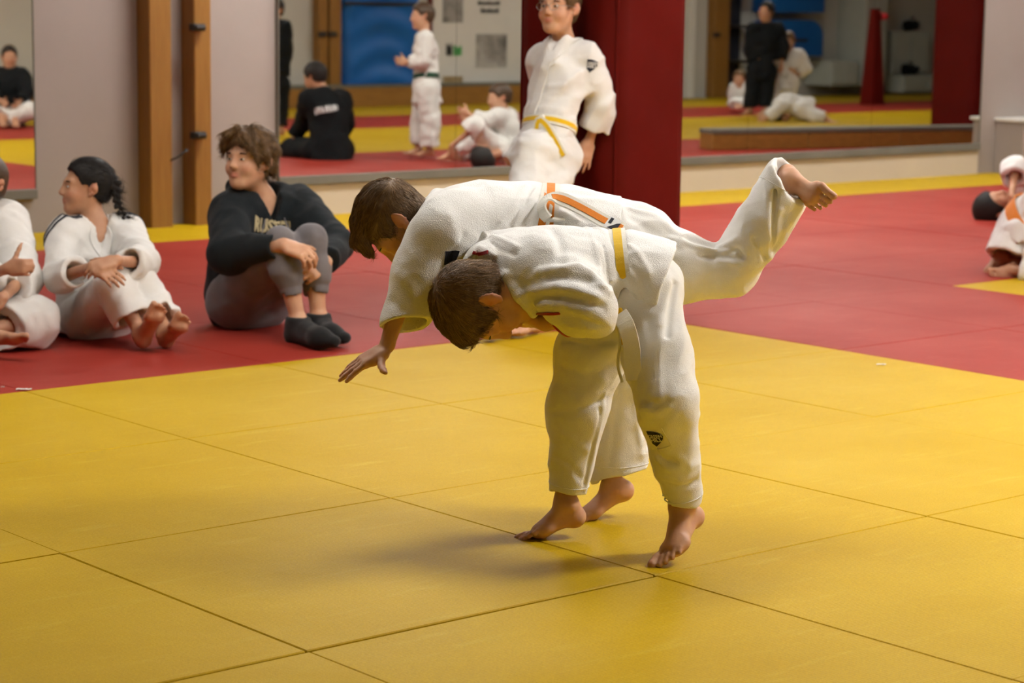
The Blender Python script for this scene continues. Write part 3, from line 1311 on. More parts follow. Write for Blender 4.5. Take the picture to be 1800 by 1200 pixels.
    HL = {'short': ([-.12, -.045, -.022, .006, .03, .05, .07, .085], [-.055, -.05, -.036, .012, -.005, .035, .058, .066]),
          'crew': ([-.12, -.045, -.022, .006, .032, .05, .07, .085], [-.052, -.046, -.034, .012, -.012, .03, .056, .064]),
          'long': ([-.12, -.05, -.02, .0, .03, .05, .07, .09], [-.10, -.095, -.06, -.015, -.028, .01, .045, .062]),
          'pulled': ([-.12, -.05, -.02, .01, .03, .05, .07, .085], [-.06, -.05, -.03, .018, .015, .045, .07, .076])}

    def cap(s, style, top=0.012, side=0.005, extra=None):
        """hair mass over the skull"""
        k = s.s
        S = Sdf()
        S.ell(s.w(0, -0.016, 0.036), s.fr, ((0.076 + side) * k, (0.098 + side) * k, (0.085 + side) * k), 0.01 * k)
        S.ell(s.w(0, -0.010, 0.052), s.fr, ((0.066 + side * .5) * k, (0.090 + top * .6) * k, (0.070 + top) * k), 0.03 * k)
        S.ell(s.w(0, -0.043, -0.018), s.fr, ((0.058 + side * .5) * k, (0.050 + side) * k, (0.060) * k), 0.03 * k)
        ys, zs = s.HL[style]
        ys, zs = np.array(ys), np.array(zs)
        def hl(P):
            q = s.loc(P)
            z = np.interp(q[:, 1], ys, zs)
            return (z - q[:, 2] + 0.006 * (vnoise(q * 120) - 0.5)).astype(F32) * k * 0.8
        S.keep(hl, 0.006 * k)
        # room for the ears
        for sx in (1, -1):
            S.cut(ell(s.w(0.090 * sx, -0.013, -0.006), s.fr, (0.020 * k, 0.027 * k, 0.034 * k)), 0.005 * k)
        if extra:
            extra(S, s)
        return S


def strands(S, pos, quads, hd, n, length, flow, rad=0.0006, lift=0.25, seed=1, sag=0.0, keep=None, segs=3):
    """fine locks growing from a hair mass, as one mesh"""
    rng = np.random.default_rng(seed)
    idx = rng.integers(0, len(pos), n)
    P = pos[idx].astype(float) + rng.normal(0, 0.001, (n, 3))
    if keep is not None:
        m = keep(hd.loc(P.astype(F32)))
        P = P[m]
    n = len(P)
    N = S.grad(P).astype(float)
    L = length * hd.s * rng.uniform(0.6, 1.2, n)
    F_ = flow(hd.loc(P.astype(F32)).astype(float))
    Fw = F_ @ hd.fr
    Fw += rng.normal(0, 0.18, (n, 3))
    Fw = Fw - (Fw * N).sum(1, keepdims=True) * N
    Fw /= np.linalg.norm(Fw, axis=1, keepdims=True) + 1e-9
    pts = [P - N * 0.001]
    cur = P.copy()
    li = lift * rng.uniform(0.3, 1.5, n)[:, None]
    for i in range(segs):
        f = (i + 1) / segs
        cur = cur + (Fw + N * li * (1 - f) - N * 0.15 * f + V(0, 0, -1) * sag * f) * (L / segs)[:, None]
        if i == 1:
            nn = S.grad(cur).astype(float)
            dd = S.ev(cur.astype(F32))[:, None]
            cur = cur - nn * np.minimum(dd, 0)
            Fw = Fw - (Fw * nn).sum(1, keepdims=True) * nn * 0.8
            Fw /= np.linalg.norm(Fw, axis=1, keepdims=True) + 1e-9
        pts.append(cur.copy())
    A = np.cross(Fw, N)
    A /= np.linalg.norm(A, axis=1, keepdims=True) + 1e-9
    R = rad * hd.s * rng.uniform(0.7, 1.5, n)[:, None]
    rings = []
    for i, p in enumerate(pts):
        r = R * (1.0 - 0.85 * i / segs)
        rings.append(np.stack([p + A * r, p - A * r * 0.5 + N * r * 0.9, p - A * r * 0.5 - N * r * 0.9], 1))
    W = np.stack(rings, 1)              # n, segs+1, 3, 3
    vid = np.arange(n * (segs + 1) * 3).reshape(n, segs + 1, 3)
    q = []
    for i in range(segs):
        for a in range(3):
            b_ = (a + 1) % 3
            q.append(np.stack([vid[:, i, a], vid[:, i, b_], vid[:, i + 1, b_], vid[:, i + 1, a]], 1))
    tn = np.repeat(rng.uniform(0.6, 1.55, n), (segs + 1) * 3)
    return W.reshape(-1, 3), np.concatenate(q), tn


def hair_obj(hd, S, vox, m, root, n=0, length=0.03, flow=None, smooth=2, **kw):
    pos, quads = S.mesh(vox, smooth)
    tint = None
    if n:
        p2, q2, tn = strands(S, pos, quads, hd, n, length, flow, **kw)
        t1 = np.full(len(pos), 0.85)
        tint = np.repeat(np.concatenate([t1, tn])[:, None], 3, 1)
        quads = np.concatenate([quads, q2 + len(pos)])
        pos = np.concatenate([pos, p2])
    me = np_mesh('hair', pos, quads, V(root.location), tint)
    me.materials.append(m)
    o = bpy.data.objects.new('hair', me)
    COL.objects.link(o)
    o.parent = root
    return o


def flow_crown(q):
    """short hair radiating from the whorl, forward over the top"""
    w = np.array([0.012, -0.07, 0.10])
    d = q - w
    d = d / (np.linalg.norm(d, axis=1, keepdims=True) + 1e-6)
    top = np.clip((q[:, 2] - 0.05) / 0.05, 0, 1)[:, None]
    return d + top * np.array([0.0, 0.6, 0.0]) + (1 - top) * np.array([0, 0.15, -0.7])


def hand(S, wrist, d, back, thumb, s, curl=(0.3, 0.3, 0.3, 0.3), thumb_curl=0.2, spread=0.06, bend2=None, tangle=0.75):
    """palm, four unequal jointed fingers and a thumb on the side of the palm"""
    d = unit(d)
    back = unit(V(back) - d * np.dot(back, d))
    t = unit(V(thumb) - d * np.dot(thumb, d) - back * np.dot(thumb, back))
    w = V(wrist)
    P = lambda x, y, z: w + (d * x + t * y + back * z) * s
    S.limb(P(0.0, 0.004, 0), P(0.03, 0.006, 0.0), 0.025 * s, 0.027 * s, 0.02 * s, back, 1.45)
    S.box(P(0.052, 0.001, 0), np.array([d, t, back]), (0.043 * s, 0.040 * s, 0.0145 * s), 0.013 * s, 0.012 * s)
    S.limb(P(0.015, 0.026, -0.006), P(0.055, 0.032, -0.006), 0.015 * s, 0.013 * s, 0.012 * s)
    ys = (0.0315, 0.0105, -0.0105, -0.0305)
    Ls = (0.074, 0.083, 0.077, 0.060)
    rs = (0.0092, 0.0094, 0.0089, 0.0080)
    xs = (0.088, 0.093, 0.089, 0.081)
    for i in range(4):
        b = P(xs[i], ys[i], 0.001)
        dv = unit(d + t * spread * (1.5 - i) * 1.2)
        a = curl[i]
        pts, rr = [P(xs[i] - 0.02, ys[i] * 0.96, 0.0), b], [rs[i] * s * 1.05, rs[i] * s * 1.12]
        ang = 0
        for j, (fr_, am) in enumerate(((0.44, 1.0), (0.31, 1.15 if bend2 is None else bend2), (0.25, 0.8))):
            ang += a * am
            dd = dv * math.cos(ang) - back * math.sin(ang)
            pts.append(pts[-1] + dd * Ls[i] * fr_ * s)
            rr.append(rs[i] * s * (1.03, 0.95, 0.72)[j])
        S.chain(pts, rr, 0.0035 * s)
    tb = P(0.028, 0.030, -0.006)
    a1 = unit(d * math.cos(tangle) + t * math.sin(tangle) - back * 0.25)
    p1 = tb + a1 * 0.040 * s
    a2 = unit(a1 * math.cos(thumb_curl) + d * math.sin(thumb_curl) * 0.8 - back * thumb_curl * 0.5)
    p2 = p1 + a2 * 0.030 * s
    p3 = p2 + unit(a2 + d * thumb_curl * 0.4) * 0.024 * s
    S.chain([tb, p1, p2, p3], [0.0145 * s, 0.0115 * s, 0.0105 * s, 0.0075 * s], 0.006 * s)
    return S


def foot(S, ankle, heel, ball_, toes, medial, s, spread=1.0):
    """heel, ankle bones, arch, ball and five toes; toes is the way they point"""
    A, H, B = V(ankle), V(heel), V(ball_)
    td = unit(toes)
    fd = unit(B - H)
    m = unit(V(medial) - fd * np.dot(medial, fd))
    sole = unit(np.cross(m, fd))
    if np.dot(sole, A - B) > 0:
        sole = -sole
    up_ = -sole
    S.limb(A + up_ * 0.015 * s, H, 0.029 * s, 0.027 * s, 0.02 * s)
    S.u(ball(H, 0.0295 * s), 0.02 * s)
    S._grow([H], 0.05 * s)
    S.limb(A, B + up_ * 0.004 * s, 0.034 * s, 0.027 * s, 0.025 * s, sole, 1.3)
    S.limb(H, B - m * 0.012 * s, 0.026 * s, 0.024 * s, 0.02 * s, sole, 1.35)
    S.limb(B + m * 0.027 * s - fd * 0.004 * s, B - m * 0.028 * s - fd * 0.018 * s, 0.0205 * s, 0.0175 * s, 0.018 * s, sole, 1.2)
    for sx in (1, -1):
        S.u(ball(A + m * 0.027 * s * sx - fd * 0.004 * s, 0.0125 * s), 0.018 * s)
    ys = (0.0315, 0.0095, -0.0065, -0.0215, -0.0350)
    Ls = (0.056, 0.053, 0.048, 0.042, 0.034)
    rs = (0.0135, 0.0088, 0.0083, 0.0079, 0.0080)
    xb = (0.012, 0.014, 0.010, 0.002, -0.009)
    for i in range(5):
        b = B + m * ys[i] * s * spread + fd * xb[i] * s
        d1 = unit(td * 0.8 + fd * 0.2 - m * (0.05 if i == 0 else -0.03 * i))
        p1 = b + unit(d1 - sole * 0.22) * Ls[i] * 0.55 * s
        p2 = p1 + unit(td + sole * (0.05 if i == 0 else 0.4)) * Ls[i] * 0.45 * s
        S.chain([b, p1, p2], [rs[i] * s, rs[i] * s * 0.93, rs[i] * s * (0.98 if i == 0 else 1.0)], 0.0022 * s)
    return S


def body_core(S, j, b):
    """trunk, arms and legs of a body; b scales the girth"""
    side = unit(j['shL'] - j['shR'])
    upv = unit(j['nek'] - j['pel'])
    fw = unit(np.cross(side, upv))
    S.limb(j['pel'], j['che'], 0.135 * b, 0.145 * b, 0.05 * b, fw, 1.5)
    S.limb(j['che'], j['nek'], 0.135 * b, 0.075 * b, 0.05 * b, fw, 1.35)
    S.limb(j['hipL'], j['hipR'], 0.085 * b, 0.085 * b, 0.05 * b)
    S.limb(j['shL'], j['shR'], 0.052 * b, 0.052 * b, 0.05 * b)
    hd = j['head']
    S.limb(j['nek'], hd.w(0, -0.018, -0.055), 0.056 * b, 0.050 * hd.s, 0.03 * b)
    for e in 'LR':
        if 'el' + e in j:
            S.limb(j['sh' + e], j['el' + e], 0.047 * b, 0.038 * b, 0.03 * b)
            S.limb(j['el' + e], j['wr' + e], 0.038 * b, 0.0265 * b, 0.02 * b)
        if 'kn' + e in j:
            S.limb(j['hip' + e], j['kn' + e], 0.082 * b, 0.054 * b, 0.04 * b)
            mid = j['kn' + e] + (j['an' + e] - j['kn' + e]) * 0.35
            S.chain([j['kn' + e], mid, j['an' + e]], [0.050 * b, 0.048 * b, 0.033 * b], 0.03 * b)
    return side, upv, fw


def sleeve(S, pts, rs, k=0.03, wall_=0.006, flat=None, fs=1.0):
    """open-ended cloth tube; the last point is the opening"""
    S.chain(pts, rs, k, flat, fs)


def open_end(S, a, b, r, depth=0.05, th=0.006, tilt=None, flat=None, fs=1.0):
    """cut the tube a-b flat at b and hollow its mouth"""
    d = unit(V(b) - V(a))
    n = d if tilt is None else unit(d + V(tilt))
    S.cut(endcut(b, n, r * 1.9), 0.003)
    S.cut(cone(V(b) - d * depth, V(b) + d * 0.03, max(r - th * 2.2, 0.004), r - th, flat, fs), 0.004)


def wrinkle(axis_a, axis_b, amp, ft, fc, seed=0.0, ridged=True, twist=0.0):
    """cloth folds running round a limb (ft: folds per metre along, fc: across)"""
    a = f3(axis_a)
    d = f3(unit(V(axis_b) - V(axis_a)))
    p = f3(unit(np.cross(d, V(0.31, 0.57, 0.76))))
    q = np.cross(d, p)
    def fn(P):
        r = P - a
        C = np.stack([(r @ d) * ft + (r @ p) * twist, (r @ p) * fc, (r @ q) * fc], 1) + seed
        n = vnoise(C) + 0.5 * vnoise(C * 2.1 + 7.3)
        n = n / 1.5
        if ridged:
            n = 1 - np.abs(2 * n - 1) * 1.6
            return -amp * (n - 0.5)
        return -amp * 2 * (n - 0.5)
    return fn


def ring_path(S, c, axis, n=72, rmax=0.32, tilt=None, start=None):
    """closed line round a garment where the plane through c cuts it"""
    ax = unit(axis)
    u0 = unit(np.cross(ax, V(0, 0, 1) if abs(ax[2]) < 0.9 else V(1, 0, 0)) if start is None else V(start) - ax * np.dot(start, ax))
    v0 = np.cross(ax, u0)
    a = np.linspace(0, 2 * math.pi, n, endpoint=False)
    D = np.cos(a)[:, None] * u0 + np.sin(a)[:, None] * v0
    t = np.full(n, rmax)
    for _ in range(60):                 # march inwards to the outer face
        h = S.ev((V(c) + D * t[:, None]).astype(F32))
        t = np.where((h > 0.0005) & (t > 0.02), t - np.maximum(h * 0.8, 0.0006), t)
    t = np.minimum(t, rmax)
    return V(c) + D * t[:, None], D


def make_belt(S, c, axis, width, th, base_m, stripe_m, root, stripe=0.5, lift=0.0005, wraps=1, smooth_n=8, shift=0.0, base_name='belt'):
    P, D = ring_path(S, c, axis)
    for _ in range(smooth_n):           # a taut band bridges hollows
        r = np.einsum('ij,ij->i', P - V(c), D)
        r2 = (np.roll(r, 1) + r + np.roll(r, -1)) / 3
        P = V(c) + D * np.maximum(r2, r - 0.002)[:, None]
    mb = ribbon(P, D, width, th, lift + 0.002, None, True, 3)
    b = child(mb.build(base_name, base_m, None), root)
    if stripe_m is not None:
        mb = ribbon(P, D, width * stripe, th + 0.0012, lift + 0.002, None, True, 3)
        sub(mb.build('belt_stripe', stripe_m, None), b)
    return P, D
# ------------------------------------------------------------------ the throwing pair
def sub(o, part):
    o.parent = part
    o.matrix_parent_inverse = Matrix.Identity(4)
    return o


def dirpx(dx, dy, dz):
    """direction from frame-right, frame-up and towards-viewer parts"""
    return unit(CR * dx + CU * dy - CF * dz)


GREEN_HILL = [(-0.5, -0.55)] + [(-0.42 + 0.95 * math.sin(a), 0.62 * math.cos(a) - 0.02) if False else (x, y) for a, x, y in
              [(0, -0.5, 0.55), (0, -0.15, 0.55), (0, 0.2, 0.47), (0, 0.42, 0.3), (0, 0.5, 0.08), (0, 0.42, -0.14), (0, 0.22, -0.38), (0, -0.08, -0.62), (0, -0.3, -0.8)]]


def gh_badge(surf, c, ex, ey, size, root, letters=True):
    """the navy rounded badge with its two lines of white lettering"""
    p = patch([(x * size, y * size * 0.8) for x, y in GREEN_HILL], c, ex, ey, surf, 0.0022, M['navy'], root, 'badge')
    if letters:
        o = lettering('GREEN', size * 0.33, V(c) + V(ey) * size * 0.10, ex, ey, surf, 0.0034, M['print_white'], root, size * 0.006, 0.9)
        sub(o, p)
        o = lettering('HILL', size * 0.36, V(c) - V(ey) * size * 0.16 - V(ex) * size * 0.04, ex, ey, surf, 0.0034, M['print_white'], root, size * 0.008, 1.15)
        sub(o, p)
    return p


def make_tori(vox=0.0032):
    root = empty('person', V(3.56, 3.75, 0))
    tag(root, 'child in white judo uniform with yellow-striped belt, bent forward carrying another on the back', 'person')
    j = dict(pel=J(1130, 492, 5.27), che=J(975, 486, 5.24), nek=J(915, 498, 5.20),
             shL=J(950, 505, 5.10), shR=J(925, 478, 5.36), elL=J(1042, 548, 5.02), wrL=J(958, 568, 5.14), elR=J(868, 500, 5.42), wrR=J(900, 540, 5.40),
             hipL=J(1146, 512, 5.20), hipR=J(1112, 508, 5.34), knL=J(1168, 700, 5.06), knR=J(1016, 700, 5.33), anL=J(1200, 878, 5.19), anR=J(992, 876, 5.37))
    hd = Head(J(852, 530, 5.12), dirpx(.36, -.90, -.22), dirpx(-.92, -.36, .14), 0.90)
    j['head'] = hd
    b = 0.70
    S = Sdf()
    hd.add(S)
    body_core(S, j, b)
    # left hand closed over the uniform, right hand hidden
    hand(S, j['wrL'], dirpx(-.75, .1, -.65), dirpx(.1, -.9, .4), dirpx(-.3, .2, -.8), 0.72, (0.9, 0.9, 0.95, 0.95), 0.5)
    hand(S, j['wrR'], dirpx(.5, -.5, -.3), dirpx(-.5, -.5, .4), dirpx(.2, .6, .6), 0.72, (0.9, 0.9, 0.95, 0.95), 0.5)
    # near foot up on its toes, far foot stepping
    foot(S, J(1199, 893, 5.19), J(1217, 908, 5.225), J(1184, 964, 5.14), dirpx(-.55, -.55, .62), dirpx(-.75, -.55, .15), 0.86)
    foot(S, J(997, 889, 5.37), J(1010, 908, 5.385), J(950, 934, 5.37), dirpx(-.88, -.30, .25), dirpx(-.35, -.25, -.8), 0.82)
    tint = lambda p: hd.tint(p, np.ones((len(p), 3)))
    sdf_obj('body', S, vox, M['skin'], root, tint)
    hd.eyes(root, M['hair_brown'], 0.35)

    def ex(C, h):
        C.u(ell(h.w(0, 0.045, 0.092), h.fr, (0.045 * h.s, 0.036 * h.s, 0.020 * h.s)), 0.02)
        C.warp(lambda P: -0.0025 * (vnoise(h.loc(P) * np.array([70, 22, 40], F32)) - 0.5))
    C = hd.cap('crew', 0.014, 0.0055, ex)
    hair_obj(hd, C, 0.003, M['hair_brown'], root, 6500, 0.032, flow_crown, lift=0.25, rad=0.0008)

    # jacket
    Jk = Sdf()
    up = dirpx(0.05, 1, 0.12)
    Jk.limb(J(1118, 482, 5.27), J(975, 474, 5.235), 0.158, 0.170, 0.03, up, 1.68)
    Jk.limb(J(975, 474, 5.235), J(900, 468, 5.22), 0.165, 0.120, 0.03, up, 1.72)
    Jk.limb(J(1110, 482, 5.27), J(1152, 506, 5.27), 0.158, 0.180, 0.03, dirpx(0.35, 1, .1), 1.62)
    Jk.chain([J(958, 486, 5.12), J(1008, 522, 5.05), J(1043, 545, 5.01)], [0.068, 0.066, 0.062], 0.05)
    Jk.chain([J(1043, 546, 5.01), J(1016, 556, 5.055), J(992, 565, 5.09)], [0.056, 0.041, 0.027], 0.02)
    # far sleeve over the carried child's arm
    Jk.limb(J(925, 470, 5.34), J(858, 455, 5.40), 0.07, 0.062, 0.03)
    Jk.limb(J(905, 425, 5.28), J(840, 428, 5.30), 0.03, 0.034, 0.03)
    # collar round the neck
    # neck opening
    Jk.cut(endcut(J(893, 508, 5.14), dirpx(-.78, -.58, .28), 0.115), 0.012)
    Jk.cut(cone(J(935, 520, 5.17), J(850, 545, 5.10), 0.052, 0.10), 0.010)
    Jk.chain([J(850, 448, 5.26), J(868, 462, 5.15), J(890, 488, 5.09), J(914, 522, 5.07), J(940, 550, 5.10), J(964, 564, 5.17)], [0.011, 0.012, 0.012, 0.012, 0.011, 0.009], 0.010)
    Jk.cut(endcut(J(1158, 504, 5.27), dirpx(.88, -.34, 0), 0.4), 0.004)
    Jk.cut(cone(J(1130, 496, 5.27), J(1185, 520, 5.27), 0.150, 0.185, dirpx(0.3, 1, .1), 1.62), 0.004)
    open_end(Jk, J(1016, 556, 5.055), J(992, 565, 5.09), 0.027, 0.02, 0.004)
    # belt constriction
    wa = J(1092, 481, 5.265)
    axis = dirpx(0.96, 0.10, 0.05)
    def pinch(P):
        t = (P - f3(wa)) @ f3(axis)
        return (0.012 * np.exp(-(t / 0.022) ** 2)).astype(F32)
    Jk.warp(pinch)
    T = Jk.trace
    def fold(px, w, a):
        pts = [T(*q) for q in px]
        pts = [p for p in pts if p is not None]
        if len(pts) > 1:
            Jk.fold(pts, w, a)
    # modelled folds: elbow, shoulder, waist
    folds = [([(948, 478), (990, 472), (1015, 468), (1040, 482), (1062, 505)], 0.010, 0.013), ([(965, 488), (1000, 486), (1032, 494)], 0.012, -0.010),
             ([(930, 512), (975, 505), (1020, 512), (1050, 522)], 0.010, 0.008), ([(940, 524), (985, 520), (1030, 530), (1062, 540)], 0.009, -0.008),
             ([(945, 537), (990, 536), (1030, 548), (1060, 562)], 0.009, 0.007), ([(985, 556), (1020, 560), (1055, 572)], 0.007, -0.006),
             ([(1000, 572), (1035, 578), (1070, 570)], 0.008, 0.005),
             ([(1030, 400), (1045, 430), (1055, 470), (1058, 500)], 0.006, 0.006), ([(1042, 400), (1062, 440), (1068, 490)], 0.005, -0.006),
             ([(1056, 402), (1075, 440), (1078, 490), (1072, 515)], 0.006, 0.007), ([(1070, 405), (1083, 440), (1086, 470)], 0.005, -0.005),
             ([(1105, 430), (1125, 450), (1140, 480)], 0.008, 0.006), ([(1112, 470), (1130, 490), (1135, 520)], 0.007, -0.006),
             ([(1105, 495), (1115, 510), (1120, 522)], 0.007, 0.006),
             ([(850, 408), (880, 420), (910, 435)], 0.007, 0.006), ([(846, 420), (876, 436), (905, 448)], 0.006, -0.006), ([(842, 434), (870, 448)], 0.006, 0.005),
             ([(930, 412), (960, 430), (990, 455)], 0.02, 0.004), ([(968, 402), (985, 430), (985, 460)], 0.012, -0.005)]
    for q in folds:
        fold(*q)
    Jk.warp(wrinkle(J(1100, 480, 5.27), J(900, 480, 5.2), 0.005, 10, 14, 2.0, True, 5))
    jo, jp, jq = sdf_obj('jacket', Jk, vox, M['gi'], root)
    # collar band and hem stitching
    edge = []
    for q in [(1171, 466), (1168, 490), (1158, 512), (1143, 530), (1130, 526)]:
        t = T(q[0] - 6, q[1])
        if t is not None:
            edge.append(t)
    P, D = make_belt(Jk, wa, axis, 0.040, 0.004, M['belt_white'], M['belt_yellow'], root, 0.5, 0.003)
    # loose belt end hanging between the legs
    path = smooth_path([J(1090, 552, 5.075), J(1101, 572, 5.055), J(1110, 605, 5.05), J(1113, 640, 5.055), J(1115, 668, 5.06)], 24)
    mb = ribbon(path, dirpx(-.25, .05, 1), 0.038, 0.004, 0, None, False, 3)
    be = child(mb.build('belt_end', M['belt_white'], None), root)
    # far belt end under the elbow, yellow side turned out
    path = smooth_path([J(1088, 545, 5.11), J(1094, 560, 5.10), J(1099, 580, 5.09), J(1102, 605, 5.09)], 16)
    mb = ribbon(path, dirpx(-.7, .2, .7), 0.020, 0.006, 0.001, None, False, 3)
    sub(mb.build('belt_stripe', M['belt_yellow'], None), be)
    # trouser drawstring
    mb = MB()
    mb.tube(smooth_path([J(1084, 560, 5.16), J(1090, 600, 5.15), J(1086, 640, 5.17), J(1094, 672, 5.17)], 20), 0.0035, 6)
    mb.tube(smooth_path([J(1092, 555, 5.16), J(1100, 580, 5.15), J(1098, 610, 5.16)], 12), 0.0035, 6)
    child(mb.build('drawstring', M['belt_white'], None, True), root)
    # red cuff and collar trims
    P, D = ring_path(Jk, J(997, 563, 5.083), J(992, 565, 5.09) - J(1016, 556, 5.055), 36, 0.045)
    child(ribbon(P, D, 0.006, 0.002, 0.0005, None, True, 2).build('red_trim', M['trim_red'], None), root)
    for pts in ([(944, 551), (958, 551), (972, 551), (984, 550)],):
        pp = [T(*q) for q in pts]
        pp = [p for p in pp if p is not None]
        if len(pp) > 1:
            pth = smooth_path(pp, 14)
            child(ribbon(pth, Jk.grad(pth), 0.006, 0.002, 0.001, None, False, 3).build('red_trim', M['trim_red'], None), root)
    pp = [T(*q) for q in [(832, 444), (845, 446), (858, 443)]]
    pp = [p for p in pp if p is not None]
    if len(pp) > 1:
        pth = smooth_path(pp, 10)
        child(ribbon(pth, Jk.grad(pth), 0.008, 0.002, 0.001, None, False, 3).build('red_trim', M['trim_red'], None), root)

    # trousers
    Tr = Sdf()
    Tr.limb(J(1090, 486, 5.27), J(1112, 494, 5.27), 0.120, 0.118, 0.04, up, 1.45)
    Tr.limb(J(1132, 512, 5.20), J(1118, 510, 5.34), 0.076, 0.076, 0.04)
    kL, aL = J(1172, 705, 5.07), J(1199, 883, 5.185)
    Tr.chain([J(1138, 530, 5.19), J(1156, 630, 5.12), kL, aL], [0.076, 0.073, 0.066, 0.0465], 0.035)
    kR, aR = J(1014, 720, 5.325), J(998, 866, 5.37)
    Tr.chain([J(1085, 540, 5.30), J(1040, 620, 5.31), kR, aR], [0.090, 0.080, 0.066, 0.046], 0.035)
    open_end(Tr, kL, aL, 0.0465, 0.06, 0.006, dirpx(-.12, .15, .25) * 0.35)
    open_end(Tr, kR, aR, 0.046, 0.06, 0.006, dirpx(0, .1, .2) * 0.3)
    T2 = Tr.trace
    def fold2(px, w, a):
        pts = [p for p in (T2(*q) for q in px) if p is not None]
        if len(pts) > 1:
            Tr.fold(pts, w, a)
    for q in [([(992, 600), (1030, 606), (1075, 600)], 0.008, -0.007), ([(990, 612), (1040, 622), (1080, 612)], 0.010, 0.006), ([(985, 640), (1030, 660), (1080, 640)], 0.012, -0.006),
              ([(975, 690), (1020, 700), (1060, 670)], 0.014, 0.006), ([(970, 725), (1010, 722), (1060, 700)], 0.010, -0.006),
              ([(1062, 690), (1052, 750), (1040, 810), (1028, 860)], 0.006, 0.006), ([(1054, 720), (1040, 790), (1026, 850)], 0.006, -0.005),
              ([(985, 760), (1005, 770), (1030, 790)], 0.010, 0.004), ([(975, 800), (1000, 815), (1020, 840)], 0.010, -0.004),
              ([(1162, 560), (1156, 640), (1160, 700)], 0.010, 0.005), ([(1140, 560), (1146, 600), (1150, 660)], 0.010, -0.005),
              ([(1130, 700), (1150, 712), (1170, 705)], 0.010, -0.006), ([(1128, 720), (1150, 726), (1175, 715)], 0.009, 0.005),
              ([(1150, 790), (1165, 808), (1185, 812)], 0.009, -0.008), ([(1155, 805), (1172, 822), (1195, 822)], 0.009, 0.006),
              ([(1170, 850), (1195, 858), (1225, 845)], 0.009, -0.008), ([(1168, 838), (1195, 842), (1226, 828)], 0.009, 0.007), ([(1190, 800), (1210, 820), (1226, 815)], 0.01, 0.005),
              ([(1185, 500), (1178, 540), (1172, 590)], 0.008, -0.008), ([(1176, 500), (1165, 540), (1160, 570)], 0.008, 0.006), ([(1195, 540), (1200, 640), (1205, 740)], 0.02, 0.004)]:
        fold2(*q)
    Tr.warp(wrinkle(kL, aL, 0.0095, 13, 8, 4.0, True, 5))
    sdf_obj('trousers', Tr, vox, M['gi_trousers'], root)
    # knee panel badge
    c = T2(1153, 769)
    if c is not None:
        n = Tr.grad(f3(c)[None])[0].astype(float)
        ey = unit(dirpx(-.08, 1, 0) - n * np.dot(dirpx(-.08, 1, 0), n))
        exx = unit(np.cross(ey, n))
        gh_badge(Tr, c, exx, ey, 0.042, root)
        # stitched square under the badge
        sq = [c + exx * x + ey * y for x, y in ((.028, .024), (.028, -.03), (-.02, -.036))]
        st = resample(sq, 26)
        st = Tr.project(st)
        child(ribbon(st, Tr.grad(st), 0.0016, 0.0012, 0.0005, None, False, 2).build('stitching', M['gi'], None, True), root)
    # hem bands
    for (a_, b_, r) in ((kL, aL, 0.0465), (kR, aR, 0.046)):
        d = unit(b_ - a_)
        P, D = ring_path(Tr, b_ - d * 0.024, d, 48, 0.075)
        child(ribbon(P, D, 0.0022, 0.0014, 0.0, None, True, 2).build('hem_stitching', M['gi'], None, True), root)
    return root


